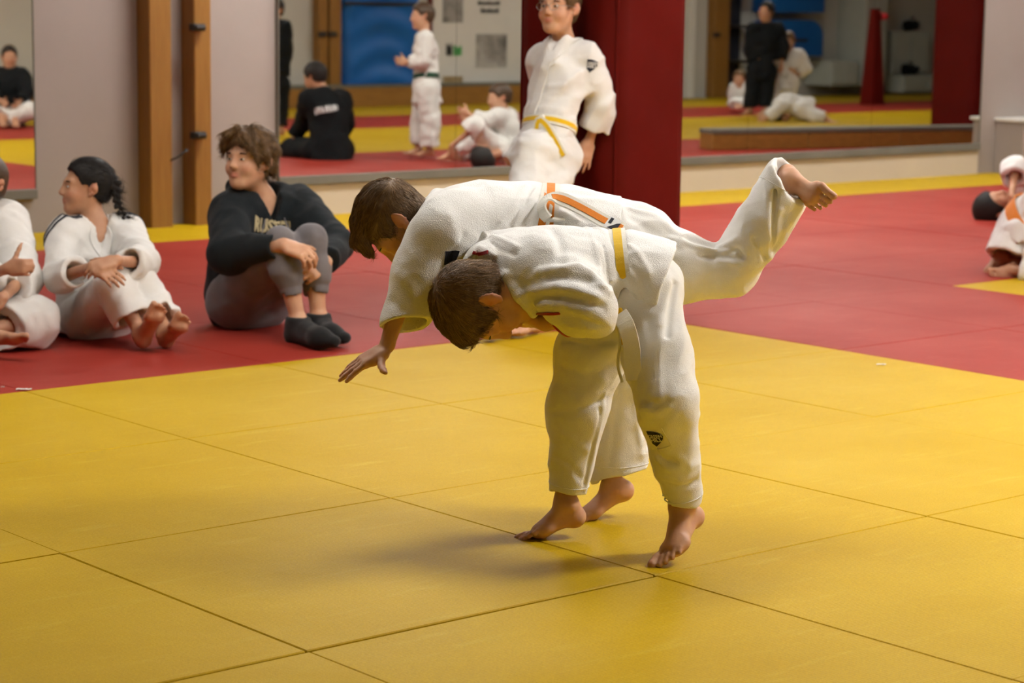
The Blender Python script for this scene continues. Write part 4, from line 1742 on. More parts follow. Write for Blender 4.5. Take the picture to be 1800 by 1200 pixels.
def make_uke(vox=0.0032):
    root = empty('person', V(3.9, 4.1, 0))
    tag(root, 'child in white judo uniform with orange-striped belt, lifted across the other child\'s back', 'person')
    j = dict(pel=J(1060, 412, 5.52), che=J(850, 402, 5.46), nek=J(775, 396, 5.42),
             shL=J(800, 392, 5.32), shR=J(805, 392, 5.58), elL=J(715, 495, 5.27), wrL=J(682, 600, 5.25), elR=J(800, 470, 5.56), wrR=J(860, 520, 5.45),
             hipL=J(1085, 425, 5.46), hipR=J(1080, 430, 5.60), knL=J(1285, 480, 5.45), knR=J(1085, 640, 5.56), anL=J(1388, 318, 5.42), anR=J(1076, 850, 5.60))
    hd = Head(J(701, 393, 5.40), dirpx(-.34, -.93, -.12), dirpx(-.93, .34, .06), 0.84)
    j['head'] = hd
    S = Sdf()
    hd.add(S)
    body_core(S, j, 0.70)
    # reaching hand: wrist bent, fingers out to the left
    hand(S, J(678, 612, 5.25), dirpx(-.83, -.50, .12), dirpx(-.45, .78, .42), dirpx(.35, -.45, .80), 0.76, (0.10, 0.06, 0.06, 0.08), -0.35, 0.04, None, 1.15)
    hand(S, j['wrR'], dirpx(.6, -.5, 0), dirpx(0, .3, 1), dirpx(.3, .8, 0), 0.74, (0.6, 0.6, 0.6, 0.6))
    # airborne foot and hanging foot
    foot(S, J(1389, 317, 5.42), J(1384, 306, 5.45), J(1431, 341, 5.38), dirpx(.75, -.60, .1), dirpx(.42, .75, .35), 0.72, 1.25)
    foot(S, J(1078, 862, 5.60), J(1095, 862, 5.61), J(1034, 904, 5.585), dirpx(-.85, -.45, .2), dirpx(-.3, .0, -.9), 0.84)
    tint = lambda p: hd.tint(p, np.ones((len(p), 3)))
    sdf_obj('body', S, vox, M['skin'], root, tint)
    hd.eyes(root, M['hair_brown'], 0.4)

    def ex(C, h):
        # longer top combed forward into a fringe
        k = h.s
        C.chain([h.w(0.0, 0.03, 0.115), h.w(0.004, 0.085, 0.098), h.w(0.010, 0.104, 0.066), h.w(0.014, 0.111, 0.044)], [0.018 * k, 0.017 * k, 0.010 * k, 0.003 * k], 0.02)
        C.chain([h.w(0.03, 0.04, 0.108), h.w(0.036, 0.082, 0.088), h.w(0.038, 0.098, 0.062), h.w(0.040, 0.101, 0.050)], [0.017 * k, 0.014 * k, 0.008 * k, 0.003 * k], 0.02)
        C.chain([h.w(-0.03, 0.04, 0.108), h.w(-0.034, 0.082, 0.088), h.w(-0.03, 0.098, 0.062)], [0.017 * k, 0.014 * k, 0.006 * k], 0.02)
        C.warp(lambda P: -0.003 * (vnoise(h.loc(P) * np.array([60, 16, 40], F32)) - 0.5))
    C = hd.cap('short', 0.016, 0.0035, ex)
    fl_ = lambda q: np.stack([0.1 * np.sign(q[:, 0]) * (q[:, 2] < 0.06), np.where(q[:, 2] > 0.04, 1.0, 0.2), np.where(q[:, 1] > 0.07, -1.2, np.where(q[:, 2] > 0.06, 0.05, -0.8))], 1)
    hair_obj(hd, C, 0.003, M['hair_brown'], root, 6500, 0.032, fl_, lift=0.18, rad=0.0008)

    # jacket
    Jk = Sdf()
    up = dirpx(0.0, 1, 0.1)
    Jk.limb(J(965, 398, 5.50), J(840, 402, 5.46), 0.160, 0.172, 0.03, up, 1.50)
    Jk.limb(J(840, 402, 5.46), J(770, 398, 5.43), 0.165, 0.085, 0.03, up, 1.45)
    Jk.limb(J(960, 397, 5.50), J(1078, 420, 5.52), 0.160, 0.180, 0.03, dirpx(.2, 1, .1), 1.66)
    eL, cL = J(742, 480, 5.29), J(711, 571, 5.265)
    Jk.chain([J(800, 395, 5.33), J(775, 420, 5.30), eL, cL], [0.078, 0.074, 0.062, 0.060], 0.05)
    # far sleeve bunched under the carrier's arm
    Jk.chain([J(800, 410, 5.56), J(812, 440, 5.44), J(832, 452, 5.36)], [0.06, 0.048, 0.036], 0.03)
    Jk.chain([J(768, 342, 5.46), J(752, 380, 5.33), J(772, 430, 5.36)], [0.016, 0.018, 0.016], 0.012)
    Jk.cut(cone(J(770, 400, 5.42), J(715, 398, 5.40), 0.056, 0.074), 0.012)
    Jk.cut(endcut(J(1082, 418, 5.52), dirpx(.96, -.12, 0), 0.4), 0.004)
    Jk.cut(cone(J(1040, 412, 5.52), J(1110, 424, 5.52), 0.155, 0.182, dirpx(.15, 1, .1), 1.66), 0.004)
    open_end(Jk, eL, cL, 0.060, 0.07, 0.008, dirpx(.34, 0, .1) * 0.45)
    wa = J(964, 394, 5.50)
    axis = dirpx(0.985, -0.06, 0.0)
    def pinch(P):
        t = (P - f3(wa)) @ f3(axis)
        return (0.010 * np.exp(-(t / 0.024) ** 2)).astype(F32)
    Jk.warp(pinch)
    def fold(px, w, a):
        pts = [p for p in (Jk.trace(*q) for q in px) if p is not None]
        if len(pts) > 1:
            Jk.fold(pts, w, a)
    for q in [([(835, 420), (800, 455), (785, 500), (770, 545)], 0.010, 0.008), ([(815, 415), (780, 460), (765, 520)], 0.009, -0.006),
              ([(925, 325), (905, 360), (880, 390)], 0.006, 0.005), ([(938, 325), (920, 360), (895, 395)], 0.006, -0.006), ([(946, 330), (932, 360), (905, 398)], 0.005, 0.005),
              ([(950, 345), (930, 375), (910, 396)], 0.005, -0.005), ([(950, 365), (938, 385), (925, 396)], 0.005, 0.004),
              ([(760, 350), (790, 380), (800, 420)], 0.016, 0.004), ([(985, 345), (1020, 350), (1060, 352)], 0.012, 0.004), ([(985, 360), (1010, 375), (1030, 385)], 0.007, -0.006),
              ([(980, 372), (1000, 383), (1015, 388)], 0.006, 0.006), ([(700, 480), (720, 500), (740, 540)], 0.014, 0.004), ([(690, 530), (705, 545), (735, 560)], 0.012, -0.004)]:
        fold(*q)
    Jk.warp(wrinkle(J(1080, 400, 5.5), J(800, 400, 5.4), 0.0045, 10, 12, 5.0, True, 5))
    sdf_obj('jacket', Jk, vox, M['gi'], root)
    make_belt(Jk, wa, axis, 0.042, 0.004, M['belt_white'], M['belt_orange'], root, 0.48)
    # second wrap just behind the first
    P, D = ring_path(Jk, J(952, 394, 5.50), dirpx(.97, -.2, 0))
    child(ribbon(P, D, 0.036, 0.003, 0.001, None, True, 3).build('belt_wrap', M['belt_white'], None), root)
    child(ribbon(P, D, 0.018, 0.0036, 0.0012, None, True, 3).build('belt_stripe', M['belt_orange'], None), root)
    # loop and loose end lying over the hip
    path = smooth_path([J(985, 391, 5.345), J(962, 386, 5.325), J(952, 366, 5.325), J(962, 350, 5.335), J(985, 350, 5.34), J(1020, 366, 5.33), J(1060, 388, 5.32), J(1092, 404, 5.31)], 60)
    T_ = np.gradient(path, axis=0)
    nn = np.tile(dirpx(0.25, 0.55, 0.80), (60, 1))
    w = np.clip(np.linspace(0, 1, 60) * 4 - 1.2, 0, 1)[:, None]
    nn = nn * w + (1 - w) * dirpx(-.75, .55, .35)
    mb = ribbon(path, nn, 0.040, 0.004, 0, None, False, 3)
    be = child(mb.build('belt_end', M['belt_white'], None), root)
    mb = ribbon(path[22:52], nn[22:52], 0.019, 0.0055, 0, None, False, 3)
    sub(mb.build('belt_stripe', M['belt_orange'], None), be)
    mb = ribbon(path[57:60], nn[57:60], 0.024, 0.0055, 0, None, False, 3)
    sub(mb.build('belt_stripe', M['belt_orange'], None), be)
    Bn = unit(np.cross(unit(T_[54]), unit(nn[54] - unit(T_[54]) * np.dot(nn[54], unit(T_[54])))))
    n54 = unit(nn[54] - unit(T_[54]) * np.dot(nn[54], unit(T_[54])))
    mb = ribbon(path[51:58], nn[51:58], 0.039, 0.0058, 0, None, False, 3)
    tg = sub(mb.build('belt_tag', M['print_white'], None), be)
    mb = MB()
    c0 = path[55] + n54 * 0.0064
    t0 = unit(T_[54])
    mb.poly([c0 + t0 * 0.012 + Bn * 0.018, c0 - t0 * 0.012 + Bn * 0.018, c0 + t0 * 0.004 - Bn * 0.006, c0 + t0 * 0.012 - Bn * 0.012], [(0, 1, 2, 3)])
    mb.poly([c0 - t0 * 0.016 - Bn * 0.017, c0 - t0 * 0.008 - Bn * 0.017, c0 - t0 * 0.008 + Bn * 0.003, c0 - t0 * 0.016 + Bn * 0.003], [(0, 1, 2, 3)])
    sub(mb.build('tag_print', M['navy'], None), be)
    # thin cord end on the far side
    mb = MB()
    mb.tube(smooth_path([J(1105, 418, 5.36), J(1130, 428, 5.34), J(1155, 436, 5.33), J(1172, 442, 5.33)], 12), 0.0035, 6)
    child(mb.build('drawstring', M['belt_white'], None, True), root)
    # navy patch on the inner sleeve
    c = Jk.trace(792, 450)
    if c is not None:
        child_p = patch([(-.016, .016), (.022, .012), (.012, -.012), (-.016, -.022)], c, dirpx(1, 0, 0), dirpx(0, 1, 0), Jk, 0.002, M['navy'], root, 'badge')

    # trousers
    Tr = Sdf()
    Tr.limb(J(1040, 412, 5.52), J(1090, 425, 5.53), 0.150, 0.150, 0.03, up, 1.55)
    kL, aL = J(1288, 474, 5.45), J(1387, 318, 5.42)
    Tr.chain([J(1090, 425, 5.50), J(1200, 472, 5.46), J(1258, 480, 5.455)], [0.098, 0.074, 0.062], 0.04)
    Tr.chain([J(1250, 480, 5.455), kL, J(1340, 395, 5.43), aL], [0.062, 0.060, 0.064, 0.064], 0.012)
    kR, aR = J(1082, 640, 5.56), J(1088, 832, 5.60)
    Tr.chain([J(1090, 450, 5.58), kR, aR], [0.10, 0.080, 0.070], 0.04)
    open_end(Tr, J(1340, 395, 5.43), aL, 0.064, 0.05, 0.011, dirpx(.10, .0, .1))
    open_end(Tr, kR, aR, 0.070, 0.05, 0.011, dirpx(.9, 0, .3) * 0.32)
    def fold2(px, w, a):
        pts = [p for p in (Tr.trace(*q) for q in px) if p is not None]
        if len(pts) > 1:
            Tr.fold(pts, w, a)
    for q in [([(1355, 296), (1351, 345), (1349, 400), (1352, 450)], 0.008, 0.016), ([(1364, 300), (1361, 350), (1358, 400), (1356, 445)], 0.006, -0.018),
              ([(1372, 310), (1370, 370), (1362, 430)], 0.008, 0.006), ([(1180, 420), (1220, 432), (1262, 441), (1290, 446)], 0.008, 0.010), ([(1230, 448), (1262, 452), (1288, 452)], 0.007, -0.010),
              ([(1266, 434), (1295, 422), (1312, 440), (1322, 450)], 0.007, 0.017), ([(1276, 447), (1298, 438), (1306, 452)], 0.006, -0.014), ([(1318, 408), (1320, 432), (1335, 448)], 0.006, 0.015),
              ([(1325, 420), (1330, 440), (1345, 452)], 0.006, -0.013), ([(1265, 457), (1300, 464), (1335, 457)], 0.008, 0.011), ([(1110, 365), (1150, 380), (1195, 415)], 0.012, 0.006),
              ([(1110, 385), (1150, 410), (1190, 440)], 0.012, -0.005), ([(1375, 300), (1398, 318), (1415, 340)], 0.005, -0.005), ([(1300, 380), (1320, 375), (1340, 385)], 0.012, 0.004),
              ([(1110, 620), (1115, 700), (1128, 800)], 0.008, 0.005), ([(1090, 640), (1085, 720), (1070, 820)], 0.010, -0.005), ([(1375, 385), (1372, 410), (1360, 440)], 0.01, -0.006)]:
        fold2(*q)
    Tr.warp(wrinkle(kL, aL, 0.012, 12, 10, 1.0, True, 6))
    Tr.warp(wrinkle(J(1090, 420, 5.5), kL, 0.004, 8, 13, 9.0, True, 4))
    sdf_obj('trousers', Tr, vox, M['gi_trousers'], root)
    for (a_, b_) in ((J(1340, 395, 5.43), aL), (kR, aR)):
        d = unit(b_ - a_)
        P, D = ring_path(Tr, b_ - d * 0.028, d, 48, 0.11)
        child(ribbon(P, D, 0.0022, 0.0014, 0.0, None, True, 2).build('hem_stitching', M['gi'], None, True), root)
    return root
# ------------------------------------------------------------------ the others
def mirrored(p):
    p = V(p).copy()
    p[1] = 2 * MIRY - p[1]
    return p


def mj(x, y, d):
    """joint of a person whom the wall mirror shows at frame position x, y"""
    return mirrored(J(x, y, d))


def mdir(dx, dy, dz):
    d = dirpx(dx, dy, dz)
    return V(d[0], -d[1], d[2])


def gi_jacket(j, b, cuff=(0.55, 0.55), loose=1.0, skirt=0.16, vneck=0.10, skirt_dir=None, sl_r=(0.088, 0.078, 0.070)):
    side = unit(j['shL'] - j['shR'])
    upv = unit(j['nek'] - j['pel'])
    fw = unit(np.cross(side, upv))
    S = Sdf()
    wai = j['pel'] + (j['che'] - j['pel']) * 0.35
    S.limb(wai, j['che'], 0.158 * b * loose, 0.172 * b * loose, 0.04 * b, fw, 1.42)
    S.limb(j['che'], j['nek'] - upv * 0.03 * b, 0.165 * b * loose, 0.082 * b, 0.04 * b, fw, 1.3)
    S.limb(j['shL'] - side * 0.02 * b, j['shR'] + side * 0.02 * b, 0.068 * b, 0.068 * b, 0.05 * b)
    sd = -upv if skirt_dir is None else unit(skirt_dir)
    end = j['pel'] + sd * skirt * b
    S.limb(wai, j['pel'], 0.155 * b * loose, 0.172 * b * loose, 0.04 * b, fw, 1.38)
    S.limb(j['pel'], end, 0.172 * b * loose, 0.185 * b * loose, 0.03 * b, fw, 1.25)
    S.cut(endcut(end, sd, 0.5 * b), 0.004)
    S.cut(cone(end - sd * 0.01, end + sd * 0.1, 0.160 * b * loose, 0.178 * b * loose, fw, 1.28), 0.006)
    for e, c in zip('LR', cuff):
        if 'el' + e in j:
            sh, el, wr = j['sh' + e], j['el' + e], j['wr' + e]
            q = el + (wr - el) * c
            S.chain([sh, el], [sl_r[0] * b, sl_r[1] * b], 0.05 * b)
            S.chain([el, q], [sl_r[1] * b, sl_r[2] * b], 0.02 * b)
            open_end(S, el, q, sl_r[2] * b, 0.045 * b, 0.013 * b)
            S.warp(wrinkle(sh, el, 0.015 * b, 10 / b, 6 / b, 3.0 + ord(e), True, 4))
    if vneck:
        n = j['nek']
        S.cut(cone(n + upv * 0.0, n + upv * 0.16 * b, 0.060 * b, 0.090 * b), 0.01)
        a = n + fw * 0.085 * b + upv * 0.03 * b
        S.cut(cone(a, n + fw * 0.105 * b - upv * vneck * b, 0.045 * b, 0.012 * b, side, 0.8), 0.01)
    S.warp(wrinkle(j['pel'], j['nek'], 0.008 * b, 8 / b, 6 / b, 1.0, True, 4))
    return S, side, upv, fw


def gi_trousers(j, b, hem=(0.75, 0.75), r=(0.108, 0.090, 0.078)):
    S = Sdf()
    S.limb(j['hipL'], j['hipR'], 0.112 * b, 0.112 * b, 0.05 * b)
    S.limb(j['pel'], (j['hipL'] + j['hipR']) / 2, 0.125 * b, 0.12 * b, 0.05 * b)
    for e, h in zip('LR', hem):
        if 'kn' + e in j:
            kn, an = j['kn' + e], j['an' + e]
            q = kn + (an - kn) * h
            S.chain([j['hip' + e], kn], [r[0] * b, r[1] * b], 0.04 * b)
            S.chain([kn, q], [r[1] * b, r[2] * b], 0.02 * b)
            open_end(S, kn, q, r[2] * b, 0.05 * b, 0.015 * b)
            S.warp(wrinkle(kn, an, 0.012 * b, 10 / b, 6 / b, 5.0 + ord(e), True, 4))
            S.warp(wrinkle(j['hip' + e], kn, 0.009 * b, 9 / b, 6 / b, 8.0 + ord(e), True, 4))
    return S


def lapels(S, j, b, side, upv, fw, root, m, cross=-1, width=0.045, low=0.9):
    """two collar bands crossing over the chest"""
    n = j['nek']
    wai = j['pel'] + (j['che'] - j['pel']) * 0.35
    for s, c in ((1, 0.02), (-1, -0.02)):
        pts = [n - fw * 0.05 * b + side * s * 0.055 * b + upv * 0.03 * b, n + fw * 0.02 * b + side * s * 0.075 * b + upv * 0.012 * b,
               n + fw * 0.10 * b + side * s * 0.035 * b - upv * 0.07 * b, n + fw * 0.12 * b - side * s * 0.015 * b - upv * 0.16 * b,
               wai + fw * 0.12 * b - side * s * 0.06 * b + upv * 0.03 * b]
        if s == cross:
            pts = pts[:4]
        pth = S.project(smooth_path(pts, 40), 12).astype(float)
        mb = ribbon(pth, S.grad(pth), width * b, 0.006 * b, 0.001 + (0.003 if s != cross else 0), S, False, 4)
        child(mb.build('lapel', m, None), root)


def tie(S, c, axis, fw, side, b, root, base_m, stripe_m, width=0.042, ends=True, down=None, up_=None):
    """belt round the waist with its knot and two hanging ends"""
    make_belt(S, c, axis, width * b, 0.004, base_m, stripe_m, root, 0.5)
    if not ends:
        return
    k = S.project(f3(V(c) + V(fw) * 0.2 * b)[None])[0].astype(float)
    fw = unit(fw)
    mb = MB()
    mb.obox(k + fw * 0.008 * b, np.array([unit(side + axis * 0.4), unit(np.cross(fw, side + axis * 0.4)), fw]), (0.026 * b, 0.02 * b, 0.011 * b), 0.006 * b)
    child(mb.build('belt_knot', base_m, None, True), root)
    dn = -unit(axis) if down is None else unit(down)
    for s, L in ((1, 0.20), (-1, 0.17)):
        path = smooth_path([k + fw * 0.012 * b, k + fw * 0.02 * b + side * s * 0.03 * b + dn * 0.05 * b, k + fw * 0.02 * b + side * s * 0.055 * b + dn * L * b], 14)
        be = child(ribbon(path, fw, width * b * 0.95, 0.004, 0.002, None, False, 3).build('belt_end', base_m, None), root)
        if stripe_m is not None:
            sub(ribbon(path, fw, width * b * 0.48, 0.0055, 0.002, None, False, 3).build('belt_stripe', stripe_m, None), be)


def make_girl(vox=0.0055):
    root = empty('person', V(4.2, 7.35, 0))
    tag(root, 'girl with a dark braid in white judo uniform sitting with arms round her knees', 'person')
    b = 0.80
    j = dict(pel=J(150, 550, 8.55), che=J(160, 446, 8.50), nek=J(168, 396, 8.48), shR=J(112, 412, 8.40), shL=J(222, 408, 8.55),
             elR=J(106, 488, 8.26), wrR=J(164, 468, 8.05), elL=J(250, 462, 8.33), wrL=J(206, 458, 8.06),
             hipR=J(150, 558, 8.46), hipL=J(196, 556, 8.58), knR=J(200, 500, 8.20), knL=J(246, 502, 8.29), anR=J(250, 590, 8.16), anL=J(296, 588, 8.21))
    hd = Head(J(151, 331, 8.47), dirpx(-.92, -.04, .38), dirpx(.08, 1, .05), 0.90)
    j['head'] = hd
    S = Sdf()
    hd.add(S)
    body_core(S, j, b * 0.86)
    hand(S, j['wrR'], dirpx(.82, -.42, .3), dirpx(.25, .55, .8), dirpx(.4, .8, .2), 0.80, (0.25, 0.25, 0.25, 0.3), 0.2)
    hand(S, j['wrL'], dirpx(-.85, -.28, .35), dirpx(-.2, .6, .75), dirpx(-.3, .8, .2), 0.80, (0.35, 0.35, 0.35, 0.35), 0.2)
    foot(S, J(250, 588, 8.16), J(252, 598, 8.16), J(272, 556, 8.04), dirpx(.45, .75, .25), dirpx(-.65, .15, .7), 0.90)
    foot(S, J(292, 588, 8.21), J(292, 598, 8.22), J(314, 574, 8.10), dirpx(.45, .75, .25), dirpx(-.6, .2, .75), 0.90)
    sdf_obj('body', S, vox, M['skin_warm'], root, lambda p: hd.tint(p, np.ones((len(p), 3))))
    hd.eyes(root, M['hair_black'], 0.8)
    C = hd.cap('pulled', 0.008, 0.006, lambda C, h: C.warp(lambda P: -0.004 * (vnoise(h.loc(P) * np.array([90, 14, 40], F32)) - 0.5)))
    bp = smooth_path([hd.w(0.03, -0.10, 0.05), hd.w(0.045, -0.118, 0.02), hd.w(0.05, -0.122, -0.02), hd.w(0.055, -0.13, -0.06), hd.w(0.06, -0.148, -0.095), hd.w(0.066, -0.172, -0.115)], 15)
    for i, p in enumerate(bp):
        d = unit(bp[min(i + 1, 14)] - bp[max(i - 1, 0)])
        sd = unit(np.cross(d, dirpx(0, 0, 1))) * (0.008 if i % 2 else -0.008)
        r = 0.017 - 0.0006 * i
        C.ell(p + sd, np.array([unit(d + sd * 60), unit(np.cross(d + sd * 60, CF)), unit(np.cross(d + sd * 60, np.cross(d + sd * 60, CF)))]), (r * 1.1, r * 0.72, r * 0.8), 0.004)
    hair_obj(hd, C, 0.004, M['hair_black'], root, 1500, 0.05, lambda q: np.stack([0 * q[:, 0], -np.ones(len(q)), -0.1 + 0 * q[:, 0]], 1), lift=0.03, rad=0.0009)
    Jk, side, upv, fw = gi_jacket(j, b, (0.50, 0.48), 0.92, 0.10, 0.09, dirpx(-.1, -1, 0), (0.078, 0.074, 0.074))
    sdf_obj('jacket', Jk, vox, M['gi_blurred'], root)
    lapels(Jk, j, b, side, upv, fw, root, M['gi_blurred'])
    Tr = gi_trousers(j, b, (0.72, 0.66), (0.112, 0.085, 0.092))
    sdf_obj('trousers', Tr, vox, M['gi_blurred'], root)
    # dark shoulder stripes
    for s, e in ((1, 'L'), (-1, 'R')):
        for o_ in (-0.012, 0.012):
            a0 = j['nek'] + (j['sh' + e] - j['nek']) * 0.55 + upv * 0.08
            pts = [a0 + fw * o_, j['sh' + e] + side * s * 0.02 + upv * 0.075 + fw * o_, j['sh' + e] + side * s * 0.065 + upv * 0.03 + fw * o_, j['sh' + e] + side * s * 0.085 - upv * 0.04 + fw * o_]
            pth = Jk.project(smooth_path(pts, 20), 12).astype(float)
            child(ribbon(pth, Jk.grad(pth), 0.009, 0.002, 0.001, None, False, 2).build('shoulder_stripe', M['navy'], None), root)
    return root


def make_edge_child(vox=0.0055):
    root = empty('person', V(3.6, 7.6, 0))
    tag(root, 'half-hidden child in white judo uniform sitting cross-legged at the left edge', 'person')
    b = 0.82
    j = dict(pel=J(-45, 553, 8.45), che=J(-42, 440, 8.42), nek=J(-38, 385, 8.40), shR=J(-98, 400, 8.30), shL=J(12, 392, 8.44),
             elR=J(-50, 492, 8.10), wrR=J(14, 472, 8.02), elL=J(38, 490, 8.26), wrL=J(4, 524, 8.00),
             hipR=J(-80, 560, 8.36), hipL=J(-10, 560, 8.45), knR=J(-130, 572, 8.05), knL=J(58, 566, 8.16), anR=J(-20, 585, 7.92), anL=J(-40, 583, 8.0))
    hd = Head(J(-30, 325, 8.38), dirpx(-.5, 0, .85), dirpx(0, 1, 0), 0.92)
    j['head'] = hd
    S = Sdf()
    hd.add(S)
    body_core(S, j, b * 0.86)
    hand(S, j['wrR'], dirpx(.9, .05, .35), dirpx(-.1, .1, 1), dirpx(.05, 1, .1), 0.80, (0.95, 0.95, 0.95, 0.95), 0.1, 0.06, None, 1.35)
    hand(S, j['wrL'], dirpx(-.7, -.6, .2), dirpx(0, .3, .95), dirpx(-.5, .6, 0), 0.80, (0.4, 0.4, 0.4, 0.4))
    foot(S, j['anR'], j['anR'] + dirpx(.1, -.5, .2) * .03, j['anR'] + dirpx(.9, -.2, .3) * .11, dirpx(.95, 0, .2), dirpx(0, .3, .9), 0.85)
    foot(S, j['anL'], j['anL'] + dirpx(-.1, -.5, .2) * .03, j['anL'] + dirpx(-.9, -.2, .3) * .11, dirpx(-.95, 0, .2), dirpx(0, .3, .9), 0.85)
    sdf_obj('body', S, vox, M['skin_warm'], root, lambda p: hd.tint(p, np.ones((len(p), 3))))
    hd.eyes(root, M['hair_dark'], 0.8)
    C = hd.cap('crew', 0.012, 0.006)
    hair_obj(hd, C, 0.006, M['hair_dark'], root)
    Jk, side, upv, fw = gi_jacket(j, b, (0.62, 0.55), 1.0, 0.08, 0.09, None, (0.096, 0.090, 0.088))
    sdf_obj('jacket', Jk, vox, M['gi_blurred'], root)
    lapels(Jk, j, b, side, upv, fw, root, M['gi_blurred'])
    Tr = gi_trousers(j, b, (0.7, 0.7), (0.118, 0.112, 0.098))
    sdf_obj('trousers', Tr, vox, M['gi_blurred'], root)
    return root


def make_teen(vox=0.0055):
    root = empty('person', V(4.95, 7.3, 0))
    tag(root, 'teenager in a black printed hoodie and grey sweatpants sitting with hands clasped over raised knees', 'person')
    b = 0.98
    j = dict(pel=J(425, 525, 8.86), che=J(452, 425, 8.84), nek=J(458, 352, 8.80), shR=J(408, 376, 8.72), shL=J(522, 368, 8.92),
             elR=J(402, 446, 8.48), wrR=J(500, 432, 8.32), elL=J(588, 432, 8.68), wrL=J(572, 462, 8.44),
             hipR=J(412, 527, 8.74), hipL=J(462, 527, 8.88), knR=J(492, 424, 8.38), knL=J(548, 424, 8.45), anR=J(524, 562, 8.40), anL=J(560, 556, 8.46))
    hd = Head(J(438, 283, 8.72), dirpx(-.52, -.05, .85), dirpx(.06, 1, .03), 1.0)
    j['head'] = hd
    S = Sdf()
    hd.add(S)
    body_core(S, j, b * 0.88)
    hand(S, j['wrR'], dirpx(.86, -.32, .15), dirpx(.2, .75, .65), dirpx(.35, .25, -.8), 0.95, (0.5, 0.55, 0.6, 0.65), 0.3)
    hand(S, j['wrL'], dirpx(-.55, -.35, .55), dirpx(.55, .3, .6), dirpx(-.2, .8, -.2), 0.95, (0.55, 0.6, 0.6, 0.65), 0.3)
    for an, he, ba in ((J(524, 566, 8.40), J(520, 588, 8.44), J(562, 594, 8.24)), (J(560, 560, 8.46), J(552, 584, 8.50), J(582, 588, 8.32))):
        S.limb(an, he, 0.032, 0.028, 0.02)
        S.limb(an, ba, 0.032, 0.022, 0.02)
    sdf_obj('body', S, vox, M['skin'], root, lambda p: hd.tint(p, np.ones((len(p), 3))))
    hd.eyes(root, M['hair_dark'], 0.8)

    def ex(C, h):
        k = h.s
        for sx, o in ((1, 0.0), (-1, 0.004)):      # parted fringe falling to both sides, thick sides over the ears
            C.chain([h.w(0.006 * sx, 0.075, 0.118), h.w(0.040 * sx, 0.098, 0.092), h.w(0.068 * sx, 0.080, 0.052 + o), h.w(0.082 * sx, 0.060, 0.020 + o)], [0.015 * k, 0.014 * k, 0.011 * k, 0.004 * k], 0.018)
            C.chain([h.w(0.04 * sx, 0.03, 0.115), h.w(0.070 * sx, 0.03, 0.075), h.w(0.082 * sx, 0.012, 0.03), h.w(0.088 * sx, -0.002, -0.004)], [0.022 * k, 0.018 * k, 0.014 * k, 0.006 * k], 0.02)
            C.chain([h.w(0.04 * sx, -0.05, 0.10), h.w(0.072 * sx, -0.05, 0.05), h.w(0.070 * sx, -0.062, -0.01), h.w(0.062 * sx, -0.070, -0.05)], [0.022 * k, 0.020 * k, 0.016 * k, 0.008 * k], 0.02)
        C.chain([h.w(0, -0.04, 0.125), h.w(0, -0.10, 0.06), h.w(0, -0.100, -0.01), h.w(0, -0.085, -0.06)], [0.020 * k, 0.018 * k, 0.016 * k, 0.010 * k], 0.02)
        C.warp(lambda P: -0.010 * (vnoise(h.loc(P) * np.array([55, 45, 16], F32)) - 0.5))
    C = hd.cap('long', 0.018, 0.006, ex)
    hair_obj(hd, C, 0.004, M['hair_sandy'], root, 3000, 0.045, lambda q: np.stack([0.8 * np.sign(q[:, 0]), np.where(q[:, 1] > 0.05, 0.3, -0.3), -1.2 + 0 * q[:, 0]], 1), lift=0.25, rad=0.0012)
    # hoodie
    H, side, upv, fw = None, None, None, None
    side = unit(j['shL'] - j['shR'])
    upv = unit(j['nek'] - j['pel'])
    fw = unit(np.cross(side, upv))
    H = Sdf()
    H.limb(J(428, 515, 8.85), j['che'], 0.165, 0.175, 0.05, fw, 1.35)
    H.limb(j['che'], j['nek'] - upv * .03, 0.165, 0.085, 0.05, fw, 1.25)
    H.limb(j['shL'] - side * .02, j['shR'] + side * .02, 0.075, 0.075, 0.06)
    for e, c in (('L', 0.86), ('R', 0.86)):
        q = j['el' + e] + (j['wr' + e] - j['el' + e]) * c
        H.chain([j['sh' + e], j['el' + e]], [0.088, 0.072], 0.06)
        H.chain([j['el' + e], q], [0.070, 0.045], 0.03)
        open_end(H, j['el' + e], q, 0.045, 0.03, 0.006)
        H.warp(wrinkle(j['sh' + e], j['el' + e], 0.010, 8, 5, 3.0 + ord(e)))
        H.warp(wrinkle(j['el' + e], q, 0.007, 13, 6, 6.0 + ord(e)))
    # hood lying round the neck
    n = j['nek']
    H.chain([n + fw * .085 - upv * .055, n + fw * .06 + side * .085 - upv * .01, n + side * .10 + upv * .03 - fw * .02, n - fw * .10 + side * .06 + upv * .035, n - fw * .12 + upv * .03,
             n - fw * .10 - side * .06 + upv * .035, n - side * .10 + upv * .03 - fw * .02, n + fw * .06 - side * .085 - upv * .01, n + fw * .085 - upv * .055],
            [.026, .032, .034, .036, .038, .036, .034, .032, .026], 0.02)
    H.cut(cone(n, n + upv * .15, .062, .085), 0.01)
    H.cut(cone(n + fw * .06 + upv * .02, n + fw * .10 - upv * .06, .05, .022), 0.012)
    H.warp(wrinkle(j['pel'], j['nek'], 0.010, 6, 4, 1.0, True, 3))
    ho, _, _ = sdf_obj('hoodie', H, vox, M['hoodie'], root)
    for s in (1, -1):                               # drawstrings
        st = [n + fw * .12 + side * s * .045 - upv * .05, n + fw * .17 + side * s * .05 - upv * .11, n + fw * .18 + side * s * .055 - upv * .20]
        pth = H.project(smooth_path(st, 14), 10).astype(float)
        pth = pth + H.grad(pth) * 0.004
        mb = MB()
        mb.tube(pth, [0.003] * 11 + [0.005] * 3, 6)
        child(mb.build('drawstring', M['sweatpants'], None, True), root)
    c = H.trace(483, 400)
